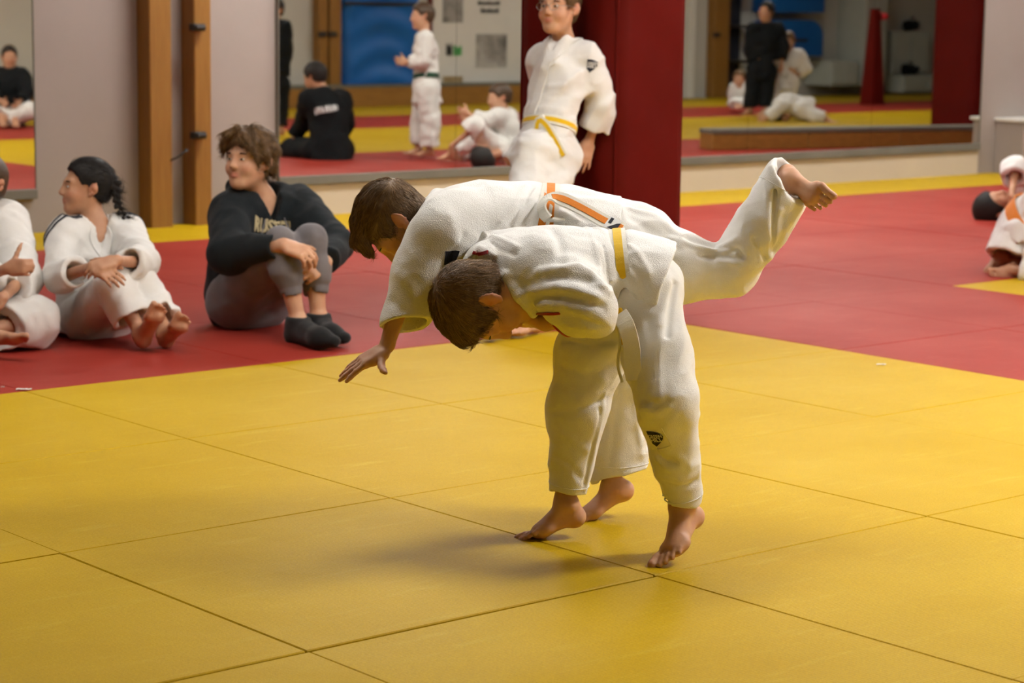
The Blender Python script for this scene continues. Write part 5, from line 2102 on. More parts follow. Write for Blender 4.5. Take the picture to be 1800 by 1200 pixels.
    if c is not None:
        nn = H.grad(f3(c)[None])[0].astype(float)
        ey = unit(upv - nn * np.dot(upv, nn))
        exx = unit(np.cross(ey, nn))
        lettering('RUSSELL', 0.078, c, exx, ey, H, 0.004, M['print_gold'], root, 0.004, 0.74)
    # sweatpants
    P_ = Sdf()
    P_.limb(j['hipL'], j['hipR'], 0.102, 0.102, 0.05)
    P_.limb(j['pel'], (j['hipL'] + j['hipR']) / 2, 0.125, 0.12, 0.05)
    for e in 'LR':
        kn, an = j['kn' + e], j['an' + e]
        q = kn + (an - kn) * 0.70
        P_.chain([j['hip' + e], kn], [0.100, 0.056], 0.05)
        P_.chain([kn, kn + (an - kn) * .35, q], [0.056, 0.058, 0.044], 0.03)
        open_end(P_, kn, q, 0.044, 0.03, 0.006)
        d = unit(q - kn)
        P_.warp(wrinkle(kn, an, 0.006, 12, 6, 5.0 + ord(e)))
        P_.warp(wrinkle(j['hip' + e], kn, 0.008, 8, 5, 8.0 + ord(e)))
        P_.fold([q - d * 0.035 + unit(np.cross(d, V(math.cos(a), math.sin(a), 0.3))) * 0.05 for a in np.linspace(0, 6.3, 12)], 0.006, -0.004)
    sdf_obj('sweatpants', P_, vox, M['sweatpants'], root)
    for (an, he, ba, td) in ((J(524, 566, 8.40), J(520, 588, 8.44), J(562, 594, 8.24), dirpx(.80, -.18, .5)), (J(560, 560, 8.46), J(552, 584, 8.50), J(582, 588, 8.32), dirpx(.75, -.18, .55))):
        K = Sdf()
        K.chain([an + V(0, 0, 0.005), he], [0.040, 0.040], 0.03)
        K.limb(an - V(0, 0, .01), ba, 0.042, 0.032, 0.04)
        K.limb(he, ba, 0.036, 0.036, 0.03)
        K.limb(ba, ba + td * 0.062, 0.040, 0.030, 0.03, V(0, 0, 1), 1.25)
        K.cut(endcut(an + V(0, 0, 0.022), V(0, 0, 1), 0.1), 0.004)
        sdf_obj('sock', K, vox, M['sock'], root)
    return root


def make_pillar_boy(vox=0.0055):
    root = empty('person', V(5.75, 6.65, 0))
    tag(root, 'boy with glasses in white judo uniform and yellow belt leaning on the red pillar', 'person')
    b = 0.82
    fz = lambda p, z: V(p[0], p[1], z)
    j = dict(pel=J(958, 258, 8.93), che=J(982, 148, 8.98), nek=J(990, 72, 9.0), shL=J(1030, 100, 8.98), shR=J(952, 106, 9.08),
             elL=J(1056, 186, 9.02), wrL=J(1036, 248, 9.06), elR=J(956, 190, 9.18), wrR=J(990, 232, 9.24),
             hipL=J(980, 275, 8.94), hipR=J(938, 275, 8.86), knL=J(958, 390, 8.74), knR=J(912, 385, 8.66), anL=fz(J(935, 530, 8.66), .075), anR=fz(J(890, 530, 8.56), .075))
    hd = Head(J(982, 14, 8.95), dirpx(-.50, -.10, .86), dirpx(.04, 1, .08), 0.92)
    j['head'] = hd
    S = Sdf()
    hd.add(S)
    body_core(S, j, b * 0.80)
    hand(S, j['wrL'], dirpx(-.25, -.95, .1), dirpx(.5, 0, .8), dirpx(-.6, .1, .6), 0.80, (0.1, 0.1, 0.1, 0.1), 0.1, 0.12)
    hand(S, j['wrR'], dirpx(.3, -.9, -.2), dirpx(-.6, 0, .6), dirpx(.6, .1, .6), 0.80, (0.2, 0.2, 0.2, 0.2))
    for e in 'LR':
        a = j['an' + e]
        f_ = unit(V(dirpx(-.55, 0, .83)[0], dirpx(-.55, 0, .83)[1], 0))
        foot(S, a, fz(a - f_ * .035, .033), fz(a + f_ * .10, .026), f_, np.cross(f_, V(0, 0, 1)) * (1 if e == 'L' else -1), 0.86)
    sdf_obj('body', S, vox, M['skin'], root, lambda p: hd.tint(p, np.ones((len(p), 3))))
    hd.eyes(root, M['hair_dark'], 0.8, True, True)
    C = hd.cap('short', 0.014, 0.007)
    hair_obj(hd, C, 0.004, M['hair_sandy'], root, 2500, 0.035, flow_crown, lift=0.15, rad=0.0009)
    Jk, side, upv, fw = gi_jacket(j, b, (0.62, 0.5), 0.80, 0.15, 0.13, dirpx(-.55, -.8, .12), (0.070, 0.074, 0.072))
    for px, w, a in [([(1020, 128), (990, 150), (965, 152)], .012, .012), ([(1035, 150), (1000, 168), (960, 170)], .012, -.004), ([(1030, 190), (990, 196), (950, 190)], .012, .008)]:
        pts = [p for p in (Jk.trace(*q) for q in px) if p is not None]
        if len(pts) > 1:
            Jk.fold(pts, w, a)
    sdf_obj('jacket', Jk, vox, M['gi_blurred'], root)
    lapels(Jk, j, b, side, upv, fw, root, M['gi_blurred'], -1, 0.05)
    wai = J(967, 222, 8.945)
    tie(Jk, wai, unit(j['che'] - j['pel']), fw, side, b, root, M['belt_white'], M['belt_yellow'], 0.045, True, dirpx(.35, -.9, .1))
    Tr = gi_trousers(j, b, (0.8, 0.8), (0.090, 0.088, 0.085))
    sdf_obj('trousers', Tr, vox, M['gi_blurred'], root)
    c = Jk.trace(1042, 114)
    if c is not None:
        nn = Jk.grad(f3(c)[None])[0].astype(float)
        ey = unit(dirpx(0, 1, 0) - nn * np.dot(dirpx(0, 1, 0), nn))
        gh_badge(Jk, c, unit(np.cross(ey, nn)), ey, 0.05, root)
    return root


def make_kneeling_child(vox=0.007):
    root = empty('person', V(9.15, 6.75, 0))
    tag(root, 'kneeling child with orange belt and bare feet cut off by the right edge', 'person')
    b = 0.84
    j = dict(pel=J(1803, 400, 10.90), che=J(1858, 338, 10.75), nek=J(1888, 315, 10.68), shL=J(1862, 330, 10.55), shR=J(1880, 322, 10.9),
             elL=J(1935, 395, 10.5), wrL=J(1960, 440, 10.45), elR=J(1900, 400, 11.0), wrR=J(1930, 430, 10.9),
             hipL=J(1803, 412, 10.80), hipR=J(1806, 410, 11.02), knL=J(1850, 478, 10.62), knR=J(1850, 472, 10.95), anL=J(1772, 474, 10.80), anR=J(1768, 458, 10.98))
    hd = Head(J(1925, 292, 10.62), dirpx(.7, -.6, .1), dirpx(.5, .8, .1), 0.92)
    j['head'] = hd
    S = Sdf()
    hd.add(S)
    body_core(S, j, b * 0.86)
    for e in 'LR':
        hand(S, j['wr' + e], dirpx(.6, -.7, 0), dirpx(.5, .5, .5), dirpx(0, .3, .9), 0.8)
    foot(S, J(1766, 452, 10.98), J(1754, 448, 11.0), J(1736, 476, 10.98), dirpx(-.1, -.6, .75), dirpx(.1, .1, -1), 0.86)
    foot(S, J(1782, 472, 10.80), J(1786, 482, 10.80), J(1758, 483, 10.80), dirpx(-.95, 0, .2), dirpx(0, 1, .2), 0.86)
    sdf_obj('body', S, vox, M['skin_warm'], root, lambda p: hd.tint(p, np.ones((len(p), 3))))
    hair_obj(hd, hd.cap('crew', 0.012, 0.006), 0.008, M['hair_dark'], root)
    Jk, side, upv, fw = gi_jacket(j, b, (0.6, 0.6), 1.1, 0.20, 0.0, dirpx(-.35, -.85, .1))
    sdf_obj('jacket', Jk, vox, M['gi_blurred'], root)
    make_belt(Jk, J(1812, 376, 10.88), unit(j['che'] - j['pel']), 0.072, 0.005, M['belt_orange'], None, root)
    Tr = gi_trousers(j, b, (0.55, 0.55), (0.118, 0.105, 0.09))
    sdf_obj('trousers', Tr, vox, M['gi_blurred'], root)
    return root


def make_lying_child(vox=0.008):
    root = empty('person', V(11.5, 8.5, 0))
    tag(root, 'black-haired child lying on the red mat near the wall at the right edge', 'person')
    b = 0.86
    j = dict(pel=J(1905, 344, 14.55), che=J(1832, 347, 14.05), nek=J(1796, 351, 13.84), shL=J(1808, 338, 13.72), shR=J(1806, 350, 14.02),
             elL=J(1784, 300, 13.60), wrL=J(1778, 345, 13.45), elR=J(1800, 362, 14.1), wrR=J(1840, 362, 14.2),
             hipL=J(1912, 342, 14.48), hipR=J(1908, 346, 14.68), knL=J(1965, 272, 14.55), knR=J(1962, 276, 14.80), anL=J(1972, 336, 14.80), anR=J(1975, 334, 15.0))
    hd = Head(J(1752, 362, 13.72), dirpx(.15, .7, .5), dirpx(-.98, -.05, .1), 1.0)
    j['head'] = hd
    S = Sdf()
    hd.add(S)
    body_core(S, j, b * 0.86)
    for e in 'LR':
        hand(S, j['wr' + e], dirpx(.2, -.9, 0), dirpx(-.5, .1, .5), dirpx(0, .3, .9), 0.8)
        foot(S, j['an' + e], j['an' + e] + V(0, 0, -.02), j['an' + e] + dirpx(.6, .3, .3) * .1, dirpx(.6, .5, 0), dirpx(0, 0, 1), 0.85)
    sdf_obj('body', S, vox, M['skin_warm'], root, lambda p: hd.tint(p, np.ones((len(p), 3))))
    hair_obj(hd, hd.cap('long', 0.03, 0.02), 0.008, M['hair_black'], root)
    Jk, side, upv, fw = gi_jacket(j, b, (0.25, 0.6), 1.0, 0.2, 0.0, None, (0.10, 0.098, 0.095))
    sdf_obj('jacket', Jk, vox, M['gi_blurred'], root)
    Tr = gi_trousers(j, b, (0.8, 0.8))
    sdf_obj('trousers', Tr, vox, M['gi_blurred'], root)
    return root


def mirror_person(label, base, j, hd, b, vox, hair, style, jm, tm, belt=None, skin='skin', cuff=(.8, .8), hem=(.85, .85), trousers_r=(0.108, 0.090, 0.078), loose=1.0, skirt=.16, skirt_dir=None):
    root = empty('person', V(base[0], base[1], 0))
    tag(root, label, 'person', 'people seen in the mirrors')
    j['head'] = hd
    S = Sdf()
    hd.add(S)
    body_core(S, j, b * 0.86)
    fl_ = unit(V(hd.fr[1][0], hd.fr[1][1], 0))
    for e in 'LR':
        wr, el = j['wr' + e], j['el' + e]
        d = unit(wr - el)
        hand(S, wr, d, np.cross(d, V(0.2, 0.3, 1)), V(0, 0, 1), b, (.3, .3, .3, .3))
        a = j['an' + e]
        foot(S, a, a - fl_ * .03 * b + V(0, 0, -.04 * b), a + fl_ * .10 * b + V(0, 0, -.05 * b), fl_, np.cross(fl_, V(0, 0, 1)) * (1 if e == 'L' else -1), b)
    sdf_obj('body', S, vox, M[skin], root, lambda p: hd.tint(p, np.ones((len(p), 3))))
    hair_obj(hd, hd.cap(style, 0.014, 0.008), vox * .8, M[hair], root)
    Jk, side, upv, fw = gi_jacket(j, b, cuff, loose, skirt, 0.08 if jm != 'black_cloth' else 0.0, skirt_dir)
    sdf_obj('jacket', Jk, vox, M[jm], root)
    if belt:
        make_belt(Jk, j['pel'] + (j['che'] - j['pel']) * .3, unit(j['che'] - j['pel']), 0.045, 0.005, M[belt], None, root)
    Tr = gi_trousers(j, b, hem, trousers_r)
    sdf_obj('trousers', Tr, vox, M[tm], root)
    return root, Jk


def floorz(p, z):
    return V(p[0], p[1], z)


def make_mirror_people(q=1.0):
    vx = 0.013 * q
    # man in black sitting cross-legged, back turned
    D = 18.25
    k = lambda x, y, dd=0.0: mj(x, y - 9, D + dd)
    j = dict(pel=k(585, 268), che=k(583, 205), nek=k(572, 170), shL=k(605, 186, .12), shR=k(548, 186, -.05), elR=k(540, 225, .2), wrR=k(522, 252, .3), elL=k(612, 230, .25), wrL=k(570, 255, .4),
             hipR=k(562, 272, 0), hipL=k(604, 272, .1), knR=k(515, 272, .25), knL=k(600, 272, .45), anR=k(560, 280, .45), anL=k(540, 280, .35))
    hd = Head(k(559, 146), mdir(-.75, -.35, -.5), mdir(-.2, 1, 0), 0.98)
    r, Jk = mirror_person('man in black sitting with his back to the long mirror', floorz(j['pel'], 0), j, hd, 0.98, vx, 'hair_black', 'crew', 'black_cloth', 'black_cloth', None, 'skin_warm', (.8, .8), (.9, .9))
    side = unit(j['shL'] - j['shR'])
    upv = unit(j['nek'] - j['pel'])
    c = (j['shL'] + j['shR']) / 2 - upv * 0.09
    bk = -np.cross(side, upv)
    c = Jk.project(f3(c + mdir(.1, 0, 1) * 0.2)[None])[0].astype(float)
    n = Jk.grad(f3(c)[None])[0].astype(float)
    exx = unit(side - n * np.dot(side, n))
    ey = unit(np.cross(n, exx))
    for i in range(7):
        p = c + exx * (i - 3) * 0.034
        patch([(-.013, -.028), (.013, -.028), (.013, .028), (-.013, .028)] if i % 2 else [(-.013, -.028), (-.002, -.028), (.013, .012), (.013, .028), (-.013, .028)], p, exx, ey, Jk, 0.004, M['print_white'], r, 'back_print')
    # boy standing in white, dark belt
    D = 18.4
    k = lambda x, y, dd=0.0: mj(x, y, D + dd)
    j = dict(pel=k(756, 155), che=k(754, 90), nek=k(752, 58), shL=k(752, 70, -.14), shR=k(750, 70, .16), elL=k(748, 108, -.17), wrL=k(722, 110, -.10), elR=k(742, 110, .20), wrR=k(718, 108, .05),
             hipL=k(757, 160, -.08), hipR=k(755, 160, .1), knL=k(762, 215, -.08), knR=k(744, 215, .1), anL=floorz(k(760, 268, -.06), .08), anR=floorz(k(742, 268, .08), .08))
    hd = Head(k(748, 30), mdir(-.97, -.05, .25), mdir(0, 1, 0), 0.92)
    mirror_person('boy in white judo uniform with dark belt standing, seen in the long mirror', floorz(j['pel'], 0), j, hd, 0.80, vx, 'hair_dark', 'short', 'gi_blurred', 'gi_blurred', 'belt_green', 'skin', (.6, .6), (.88, .88), (0.115, 0.100, 0.095))
    # brown-haired child sitting by the lying one
    D = 18.15
    k = lambda x, y, dd=0.0: mj(x, y - 6, D + dd)
    j = dict(pel=k(905, 272), che=k(896, 228), nek=k(890, 203), shL=k(884, 212, -.12), shR=k(900, 212, .12), elL=k(858, 220, -.15), wrL=k(830, 208, -.12), elR=k(868, 232, .15), wrR=k(838, 222, .1),
             hipL=k(900, 275, -.1), hipR=k(905, 275, .1), knL=k(850, 245, -.12), knR=k(868, 262, .2), anL=k(800, 276, -.15), anR=k(810, 280, .2))
    hd = Head(k(884, 180), mdir(-.9, -.2, .3), mdir(-.1, 1, 0), 0.95)
    mirror_person('brown-haired child in white judo uniform sitting, seen in the mirror beside the pillar', floorz(j['pel'], 0), j, hd, 0.82, vx, 'hair_dark', 'crew', 'gi_blurred', 'gi_blurred', None, 'skin', (.6, .6), (.85, .85))
    # adult in black standing at the mirror's left edge
    D = 21.0
    k = lambda x, y, dd=0.0: mj(x, y, D + dd)
    j = dict(pel=k(486, 140), che=k(486, 75), nek=k(486, 42), shL=k(463, 50, 0), shR=k(505, 50, 0), elL=k(458, 95), wrL=k(460, 140), elR=k(506, 95, 0), wrR=k(500, 140),
             hipL=k(478, 150), hipR=k(496, 150), knL=k(478, 195), knR=k(497, 195), anL=floorz(k(478, 238), .08), anR=floorz(k(498, 238), .08))
    hd = Head(k(486, 18), mdir(-.6, 0, .8), mdir(0, 1, 0), 0.98)
    mirror_person('adult in black standing, half cut off by the left edge of the long mirror', floorz(j['pel'], 0), j, hd, 0.86, vx, 'hair_black', 'crew', 'black_cloth', 'black_cloth', None, 'skin_warm')
    # person in black jacket and white trousers in the left mirror
    D = 22.4
    k = lambda x, y, dd=0.0: mj(x, y, D + dd)
    j = dict(pel=k(18, 198), che=k(20, 150), nek=k(22, 122), shL=k(-6, 134, 0), shR=k(44, 134, 0), elL=k(-14, 165, -.2), wrL=k(8, 180, -.4), elR=k(50, 165, -.2), wrR=k(36, 182, -.4),
             hipL=k(6, 202), hipR=k(32, 202), knL=k(-24, 195, -.35), knR=k(56, 195, -.35), anL=k(30, 212, -.5), anR=k(8, 212, -.5))
    hd = Head(k(20, 102), mdir(.3, -.1, .9), mdir(0, 1, 0), 0.98)
    mirror_person('person in black top and white trousers sitting, seen in the left mirror', floorz(j['pel'], 0), j, hd, 0.95, vx, 'hair_black', 'crew', 'black_cloth', 'gi_blurred', None, 'skin_warm')
    # instructor in black standing
    D = 26.0
    k = lambda x, y, dd=0.0: mj(x, y, D + dd)
    j = dict(pel=k(1343, 120), che=k(1350, 72), nek=k(1352, 44), shL=k(1328, 52), shR=k(1374, 52), elL=k(1322, 85), wrL=k(1330, 112), elR=k(1382, 85), wrR=k(1378, 112),
             hipL=k(1334, 125), hipR=k(1354, 125), knL=k(1326, 165), knR=k(1352, 165), anL=floorz(k(1322, 200), .1), anR=floorz(k(1350, 200), .1))
    hd = Head(k(1352, 22), mdir(-.6, -.2, .7), mdir(.1, 1, 0), 1.0)
    mirror_person('adult in black standing over the sparring children, seen in the far mirror', floorz(j['pel'], 0), j, hd, 0.95, vx * 1.3, 'hair_black', 'crew', 'black_cloth', 'black_cloth', None, 'skin_warm')
    # child in white standing bent beside the instructor
    D = 26.3
    j = dict(pel=k(1384, 140), che=k(1394, 108), nek=k(1390, 90), shL=k(1376, 96), shR=k(1412, 98), elL=k(1372, 120), wrL=k(1392, 128), elR=k(1422, 122), wrR=k(1404, 132),
             hipL=k(1378, 145), hipR=k(1394, 145), knL=k(1370, 170), knR=k(1392, 170), anL=floorz(k(1358, 195), .1), anR=floorz(k(1390, 195), .1))
    hd = Head(k(1390, 75), mdir(-.3, -.3, .9), mdir(0, 1, .2), 1.0)
    mirror_person('child in white uniform bending forward beside the adult in black, in the far mirror', floorz(j['pel'], 0), j, hd, 0.85, vx * 1.3, 'hair_sandy', 'crew', 'gi_blurred', 'gi_blurred', None, 'skin')
    # child rolled up on the mat
    D = 25.4
    j = dict(pel=k(1412, 190), che=k(1390, 182), nek=k(1378, 190), shL=k(1376, 186, -.15), shR=k(1384, 184, .15), elL=k(1362, 200, -.2), wrL=k(1352, 208, -.2), elR=k(1366, 200, .2), wrR=k(1350, 206, .2),
             hipL=k(1414, 192, -.1), hipR=k(1414, 192, .1), knL=k(1436, 204, -.15), knR=k(1430, 206, .15), anL=k(1456, 208, -.15), anR=k(1452, 208, .15))
    hd = Head(k(1378, 202), mdir(-.2, -.8, .5), mdir(-.8, -.4, .3), 1.0)
    mirror_person('dark-haired child in white crouched on the far yellow mat, seen in the far mirror', floorz(j['pel'], 0), j, hd, 0.9, vx * 1.3, 'hair_black', 'long', 'gi_blurred', 'gi_blurred', None, 'skin')
    # small child beside the post
    D = 27.5
    j = dict(pel=k(1304, 178), che=k(1304, 160), nek=k(1304, 150), shL=k(1294, 153), shR=k(1314, 153), elL=k(1290, 168), wrL=k(1298, 178), elR=k(1318, 168), wrR=k(1308, 178),
             hipL=k(1299, 181), hipR=k(1309, 181), knL=k(1292, 182, -.3), knR=k(1314, 182, -.3), anL=k(1308, 186, -.4), anR=k(1300, 186, -.4))
    hd = Head(k(1304, 141), mdir(-.3, 0, .9), mdir(0, 1, 0), 0.95)
    mirror_person('small child in white by the far wall, in the mirror right of the pillar', floorz(j['pel'], 0), j, hd, 0.62, vx * 1.3, 'hair_sandy', 'crew', 'gi_blurred', 'gi_blurred', None, 'skin')
# ------------------------------------------------------------------ the opposite side of the hall, which the mirrors show
def far_wall_things():
    Y = YB + 0.006
    Z = lambda px, py: mirY(px, py, Y + 0.1)
    # wooden plinth along the foot of the wall
    x0, x1 = 11.7, Z(905, 100)[0] + 0.3
    root = empty('wall_plinth', ((x0 + x1) / 2, Y + .15, 0))
    tag(root, 'low pine plinth with grey top under the blue crash mat, seen in the mirror', 'plinth')
    b = MB()
    b.box((x0, Y, 0), (x1, Y + .30, 0.24), 0.004)
    b.build('plinth_board', M['pine_x'], root)
    b = MB()
    b.box((x0, Y, 0.24), (x1, Y + .31, 0.275), 0.004)
    b.build('plinth_top', M['grey_strip'], root)
    # two pine posts
    for (pa, pb, lab) in ((561, 575, 'pine post left of the blue crash mat, seen in the mirror'), (579, 599, 'pine post touching the blue crash mat, seen in the mirror'), (1254, 1280, 'pine post beyond the red pillar, seen in the mirror')):
        a, c = Z(pa, 100)[0], Z(pb, 100)[0]
        r = empty('timber_post', ((a + c) / 2, Y + .1, 0))
        tag(r, lab, 'post', 'timber posts on the opposite wall')
        b = MB()
        b.box((a, Y, 0), (c, Y + .16, CEIL_Z), 0.008)
        b.build('post_beam', M['pine'], r)
        for z in (.9, 1.5):
            b = MB()
            b.box((a - .03, Y + .15, z - .03), (a + .08, Y + .2, z + .03), 0.005)
            b.build('clamp', M['black_metal'], r)
    # blue crash mat hung on the wall, sagging cover
    a, c = Z(603, 60)[0], Z(742, 60)[0]
    z0 = 0.28
    r = empty('crash_mat', ((a + c) / 2, Y + .1, z0))
    tag(r, 'blue crash mat hung on the opposite wall, seen in the mirror behind the standing boy', 'mat')
    n, m = 60, 30
    P = np.zeros((n, m, 3))
    for i in range(n):
        for k in range(m):
            s, t = k / (m - 1), i / (n - 1)
            sag = 0.02 * math.sin(t * 34 + 5 * (s - .5) ** 2 * 4) * math.sin(math.pi * s) + 0.012 * math.sin(t * 13 + 3 * s)
            ed = min(1, min(s, 1 - s) * 12)
            P[i, k] = (a + (c - a) * s, Y + .04 + .14 * math.sqrt(ed) + sag * ed, z0 + 1.9 * t)
    b = MB()
    b.grid(P[:, ::-1])
    b.box((a, Y + .0, z0), (c, Y + .05, z0 + 1.9))
    b.build('mat_cover', M['blue_vinyl'], r, True)
    for zz in (.98, 1.5):
        b = MB()
        b.box((a - .02, Y + .18, z0 + zz), (c + .02, Y + .215, z0 + zz + .04), 0.004)
        b.build('strap', M['black_metal'], r)
    # white pin board with photographs
    a, c = Z(768, 60)[0], Z(935, 60)[0]
    zb = Z(800, 192)[2]
    r = empty('pin_board', ((a + c) / 2, Y + .05, zb))
    tag(r, 'white pin board of photographs, seen in the mirror left of the pillar', 'board')
    b = MB()
    b.box((a, Y, zb), (c, Y + .05, zb + 2.0), 0.004)
    b.build('board_panel', M['white_board'], r)
    b = MB()
    b.box((a - .04, Y, zb - .05), (c, Y + .06, zb), 0.004)
    b.box((a - .05, Y, zb - .05), (a, Y + .06, zb + 2.0), 0.004)
    b.build('board_frame', M['pad_red'], r)
    for (x0, y0, x1, y1, m) in ((786, -20, 822, 40, 'photo_dark'), (844, 60, 899, 120, 'photo_dark'), (786, 134, 821, 194, 'photo_sepia')):
        p, q = Z(x0, y1), Z(x1, y0)
        b = MB()
        b.box((p[0], Y + .045, p[2]), (q[0], Y + .056, q[2]), 0.001)
        b.build('photograph', M[m], r)
    for (x0, y0, x1, y1, m) in ((848, 2, 888, 9, 'ink_black'), (853, 15, 886, 23, 'ink_black'), (792, 76, 803, 98, 'ink_black'), (805, 80, 820, 98, 'ink_green'), (848, 160, 876, 166, 'ink_black'), (853, 172, 872, 178, 'ink_black')):
        p, q = Z(x0, y1), Z(x1, y0)
        b = MB()
        nn = 5 if m == 'ink_black' else 3
        for i in range(nn):             # a blurred line of print, strokes of uneven height
            u0 = p[0] + (q[0] - p[0]) * i / nn
            u1 = p[0] + (q[0] - p[0]) * (i + .78) / nn
            hh = (q[2] - p[2]) * (1, .8, .95, .75, 1)[i % 5]
            b.box((u0, Y + .045, p[2]), (u1, Y + .056, p[2] + hh))
        b.build('print_line', M[m], r)
    # white door frame just right of the pillar
    a, c = Z(1214, 100)[0], Z(1224, 100)[0]
    b = MB()
    b.box((a, Y, 0), (c, Y + .12, 2.4), 0.004)
    tag(b.build('door_jamb', M['white_board']), 'white upright jamb just right of the red pillar, seen in the mirror', 'jamb')
    # blue stacked mats on a rack
    for (x0, x1, y0, y1, lab) in ((1322, 1421, 35, 98, 'blue rounded mat end leaning behind the adult in black, seen in the far mirror'), (1335, 1424, -40, 21, 'upper blue rounded mat above the adult in black, seen in the far mirror')):
        p, q = Z(x0, y1), Z(x1, y0)
        w, h = q[0] - p[0], q[2] - p[2]
        r = empty('blue_mat', ((p[0] + q[0]) / 2, Y + .2, p[2]))
        tag(r, lab, 'mat', 'blue mats on the opposite wall')
        n = 20
        ol = [(p[0], p[2])] + [(p[0] + w * (.25 - .25 * math.cos(a)), p[2] + h * (.55 + .45 * math.sin(a))) for a in np.linspace(0, math.pi / 2, 8)] + \
             [(q[0] - w * (.25 - .25 * math.sin(math.pi / 2 - a)) * 1.0 if False else q[0] - w * (.25 - .25 * math.cos(math.pi / 2 - a)), p[2] + h * (.55 + .45 * math.sin(math.pi / 2 - a))) for a in np.linspace(0, math.pi / 2, 8)] + [(q[0], p[2])]
        m = len(ol)
        b = MB()
        b.poly([(x, Y + .45, z) for x, z in ol] + [(x, Y, z) for x, z in ol], [tuple(range(m))[::-1], tuple(range(m, 2 * m))] + [(i, (i + 1) % m, m + (i + 1) % m, m + i) for i in range(m)])
        b.build('mat_cover', M['blue_vinyl'], r)
        b = MB()
        b.box((p[0] + w * .3, Y + .45, p[2] + h * .4), (p[0] + w * .7, Y + .47, p[2] + h * .48), .003)
        b.build('carry_strap', M['black_metal'], r)
    # dark rack below
    p, q = Z(1282, 152), Z(1300, 20)
    r = empty('storage_rack', ((p[0] + q[0]) / 2, Y + .25, 0))
    tag(r, 'dark storage rack beside the far pine post, seen in the mirror', 'rack')
    for z in (0.0, .5, 1.0, 1.5):
        b = MB()
        b.box((p[0], Y, z), (q[0] + .15, Y + .5, z + .04), .004)
        b.build('shelf', M['black_metal'], r)
    b = MB()
    b.box((p[0], Y, 0), (q[0] + .15, Y + .03, 1.9))
    b.build('back_panel', M['navy'], r)
    # pale cupboards
    for (x0, x1, y0, y1, lab) in ((1480, 1524, -30, 150, 'tall pale cupboard left of the red tapered post, seen in the far mirror'), (1553, 1618, 55, 130, 'slanted pale cupboard right of the red tapered post, seen in the far mirror'),
                                  (1550, 1632, 130, 166, 'low pale chest under the slanted cupboard, seen in the far mirror'), (1425, 1472, 105, 150, 'pale table by the far wall, seen in the far mirror')):
        p, q = Z(x0, y1), Z(x1, y0)
        r = empty('cupboard', ((p[0] + q[0]) / 2, Y + .3, 0))
        tag(r, lab, 'cupboard', 'pale furniture along the opposite wall')
        b = MB()
        dep = .30 if lab.startswith('slanted') else .55
        b.box((p[0], Y, max(p[2], .03)), (q[0], Y + dep, q[2]), .01)
        b.build('cupboard_body', M['white_box'], r)
        b = MB()
        w = q[0] - p[0]
        for s in (0, 1):
            b.box((p[0] + w * (.02 + .49 * s), Y + dep, max(p[2], .03) + .04), (p[0] + w * (.49 + .49 * s), Y + dep + .02, q[2] - .04), .004)
        b.build('cupboard_doors', M['white_box'], r)
    for (x0, x1, y0, y1, lab) in ((1586, 1616, 38, 51, 'black bag on top of the slanted cupboard, seen in the far mirror'), (1556, 1590, 116, 127, 'black bag squeezed on the low chest, seen in the far mirror')):
        p, q = Z(x0, y1), Z(x1, y0)
        S = Sdf()
        yb = Y + (.45 if 'squeezed' in lab else .17 if 'on top' in lab else .4)
        S.limb(V(p[0] + .1, yb, (p[2] + q[2]) / 2), V(q[0] - .1, yb, (p[2] + q[2]) / 2), max((q[2] - p[2]) / 2, .08), max((q[2] - p[2]) / 2.6, .06), .03)
        S.warp(wrinkle(p, q, 0.03, 6, 5))
        r = empty('bag', ((p[0] + q[0]) / 2, Y + .4, p[2]))
        tag(r, lab, 'bag')
        sdf_obj('bag_body', S, 0.02, M['black_cloth'], r)
        b = MB()
        mid = (p + q) / 2
        b.tube(smooth_path([V(mid[0] - .08, yb, mid[2] + .05), V(mid[0], yb, mid[2] + .13), V(mid[0] + .08, yb, mid[2] + .05)], 10), .012, 6)
        child(b.build('bag_handle', M['black_cloth'], None, True), r)
    # tapering red padded post with a red lamp
    g = mirfl(1537, 184)
    r = empty('red_post', (g[0], g[1], 0))
    tag(r, 'thin tapering red padded post, seen in the far mirror', 'post')
    b = MB()
    h = 1.30
    pts = []
    for z, w in ((0, .12), (h * .5, .085), (h, .05)):
        pts += [(g[0] + sx * w, g[1] + sy * w, z) for sx, sy in ((-1, -1), (1, -1), (1, 1), (-1, 1))]
    b.poly(pts, [(0, 3, 2, 1), (8, 9, 10, 11)] + [(l * 4 + i, l * 4 + (i + 1) % 4, l * 4 + 4 + (i + 1) % 4, l * 4 + 4 + i) for l in (0, 1) for i in range(4)])
    b.build('post_pad', M['pad_red'], r)
    p = V(g[0] + .14, g[1], h * .92)
    b = MB()
    b.tube([(g[0], g[1], h * .92), p], .02, 8)
    b.tube([p, p + V(.09, 0, 0)], [.05, .045], 12)
    b.build('red_lamp', M['red_light'], r, True)
    # low wooden beam lying on the mats, grey padded top
    a, c = mirfl(1228, 262), mirfl(1712, 262)
    a, c = mirfl(1316, 264), mirfl(1700, 257)
    d = unit(c - a)
    s = V(-d[1], d[0], 0)
    a = a - d * 0.35
    c = c + d * 0.3
    r = empty('balance_beam', (a + c) / 2)
    tag(r, 'low pine beam with grey top lying on the mats, seen in the far mirror', 'beam')
    L = np.linalg.norm(c - a)
    fr = np.array([d, s, V(0, 0, 1)])
    if s[1] > 0:
        off = -s * .12
    else:
        off = s * .12
    mid = (a + c) / 2 + off
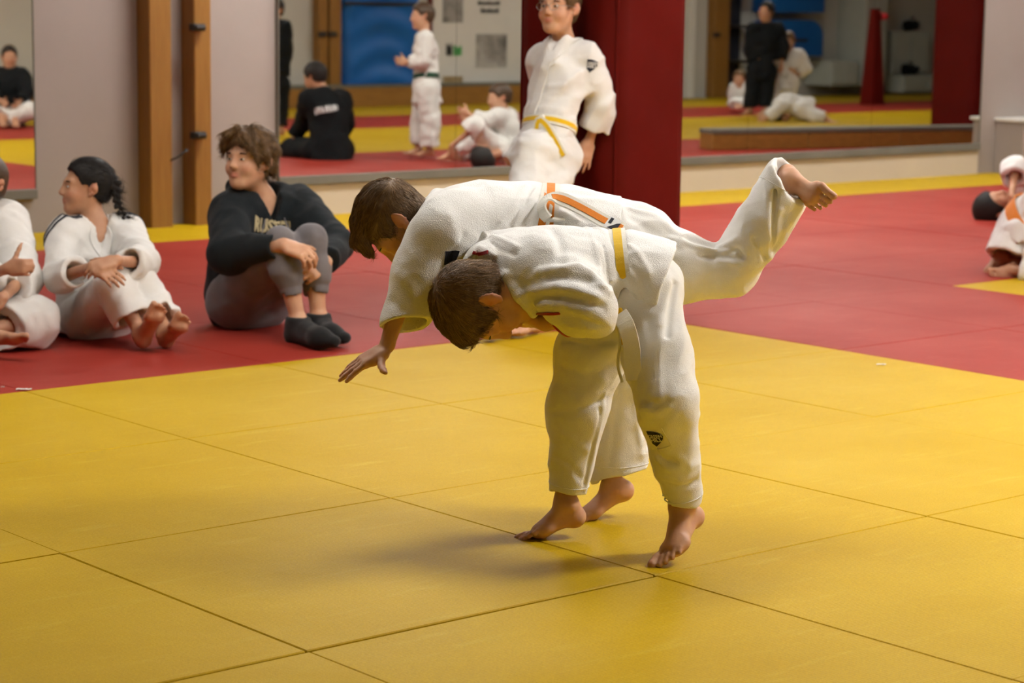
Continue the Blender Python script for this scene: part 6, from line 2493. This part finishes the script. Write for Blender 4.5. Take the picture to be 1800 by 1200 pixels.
    for i in range(3):
        b = MB()
        b.obox(mid + d * (i - 1) * L / 3 + V(0, 0, .075), fr, (L / 6 - .004, .12, .073), .006)
        b.build('beam_board', M['pine_x'], r)
    b = MB()
    b.obox(mid + V(0, 0, .17), fr, (L / 2, .125, .022), .006)
    b.build('beam_top', M['grey_strip'], r)


far_wall_things()


def small_things():
    # scraps of paper tape on the mats
    for (x, y, ang, L, lab) in ((42, 686, .1, .05, 'white scrap of tape on the red mat at the left edge'), (5, 682, .6, .012, 'tiny white paper crumb on the red mat at the left edge'), (1549, 642, .3, .035, 'small white paper scrap on the yellow mat at right')):
        p = fl(x, y)
        d = unit(V(CR[0], CR[1], 0) * math.cos(ang * .3) + V(CF[0], CF[1], 0) * math.sin(ang * .3))
        s = V(-d[1], d[0], 0)
        P = np.zeros((7, 4, 3))
        for i in range(7):
            for k in range(4):
                P[i, k] = p + d * (i / 6 - .5) * L + s * (k / 3 - .5) * L * .3 + V(0, 0, .002 + .004 * abs(math.sin(i * 1.3 + k)))
        b = MB()
        b.grid(P)
        o = b.build('paper_scrap', M['paper'])
        md = o.modifiers.new('thickness', 'SOLIDIFY')
        md.thickness = .001
        tag(o, lab, 'paper')
    # small dark and white clip lying on the red mats between the two sitting children
    p = fl(74, 484)
    r = empty('hair_clip', p)
    tag(r, 'small pale clip with a dark end lying between the girl and the edge child', 'clip')
    d = unit(V(CR[0], CR[1], 0))
    b = MB()
    b.obox(p + V(0, 0, .012), np.array([d, np.cross(V(0, 0, 1), d), V(0, 0, 1)]), (.035, .02, .012), .004)
    b.build('clip_body', M['paper'], r)
    b = MB()
    b.obox(p + d * .05 + V(0, 0, .01), np.array([d, np.cross(V(0, 0, 1), d), V(0, 0, 1)]), (.014, .015, .01), .003)
    b.build('clip_end', M['ink_black'], r)


small_things()
for _f, _v in [(make_tori, 0.0036), (make_uke, 0.0036), (make_girl, 0.0066), (make_edge_child, 0.008), (make_teen, 0.0066),
               (make_pillar_boy, 0.0066), (make_kneeling_child, 0.009), (make_lying_child, 0.009)]:
    _f(_v)
make_mirror_people()
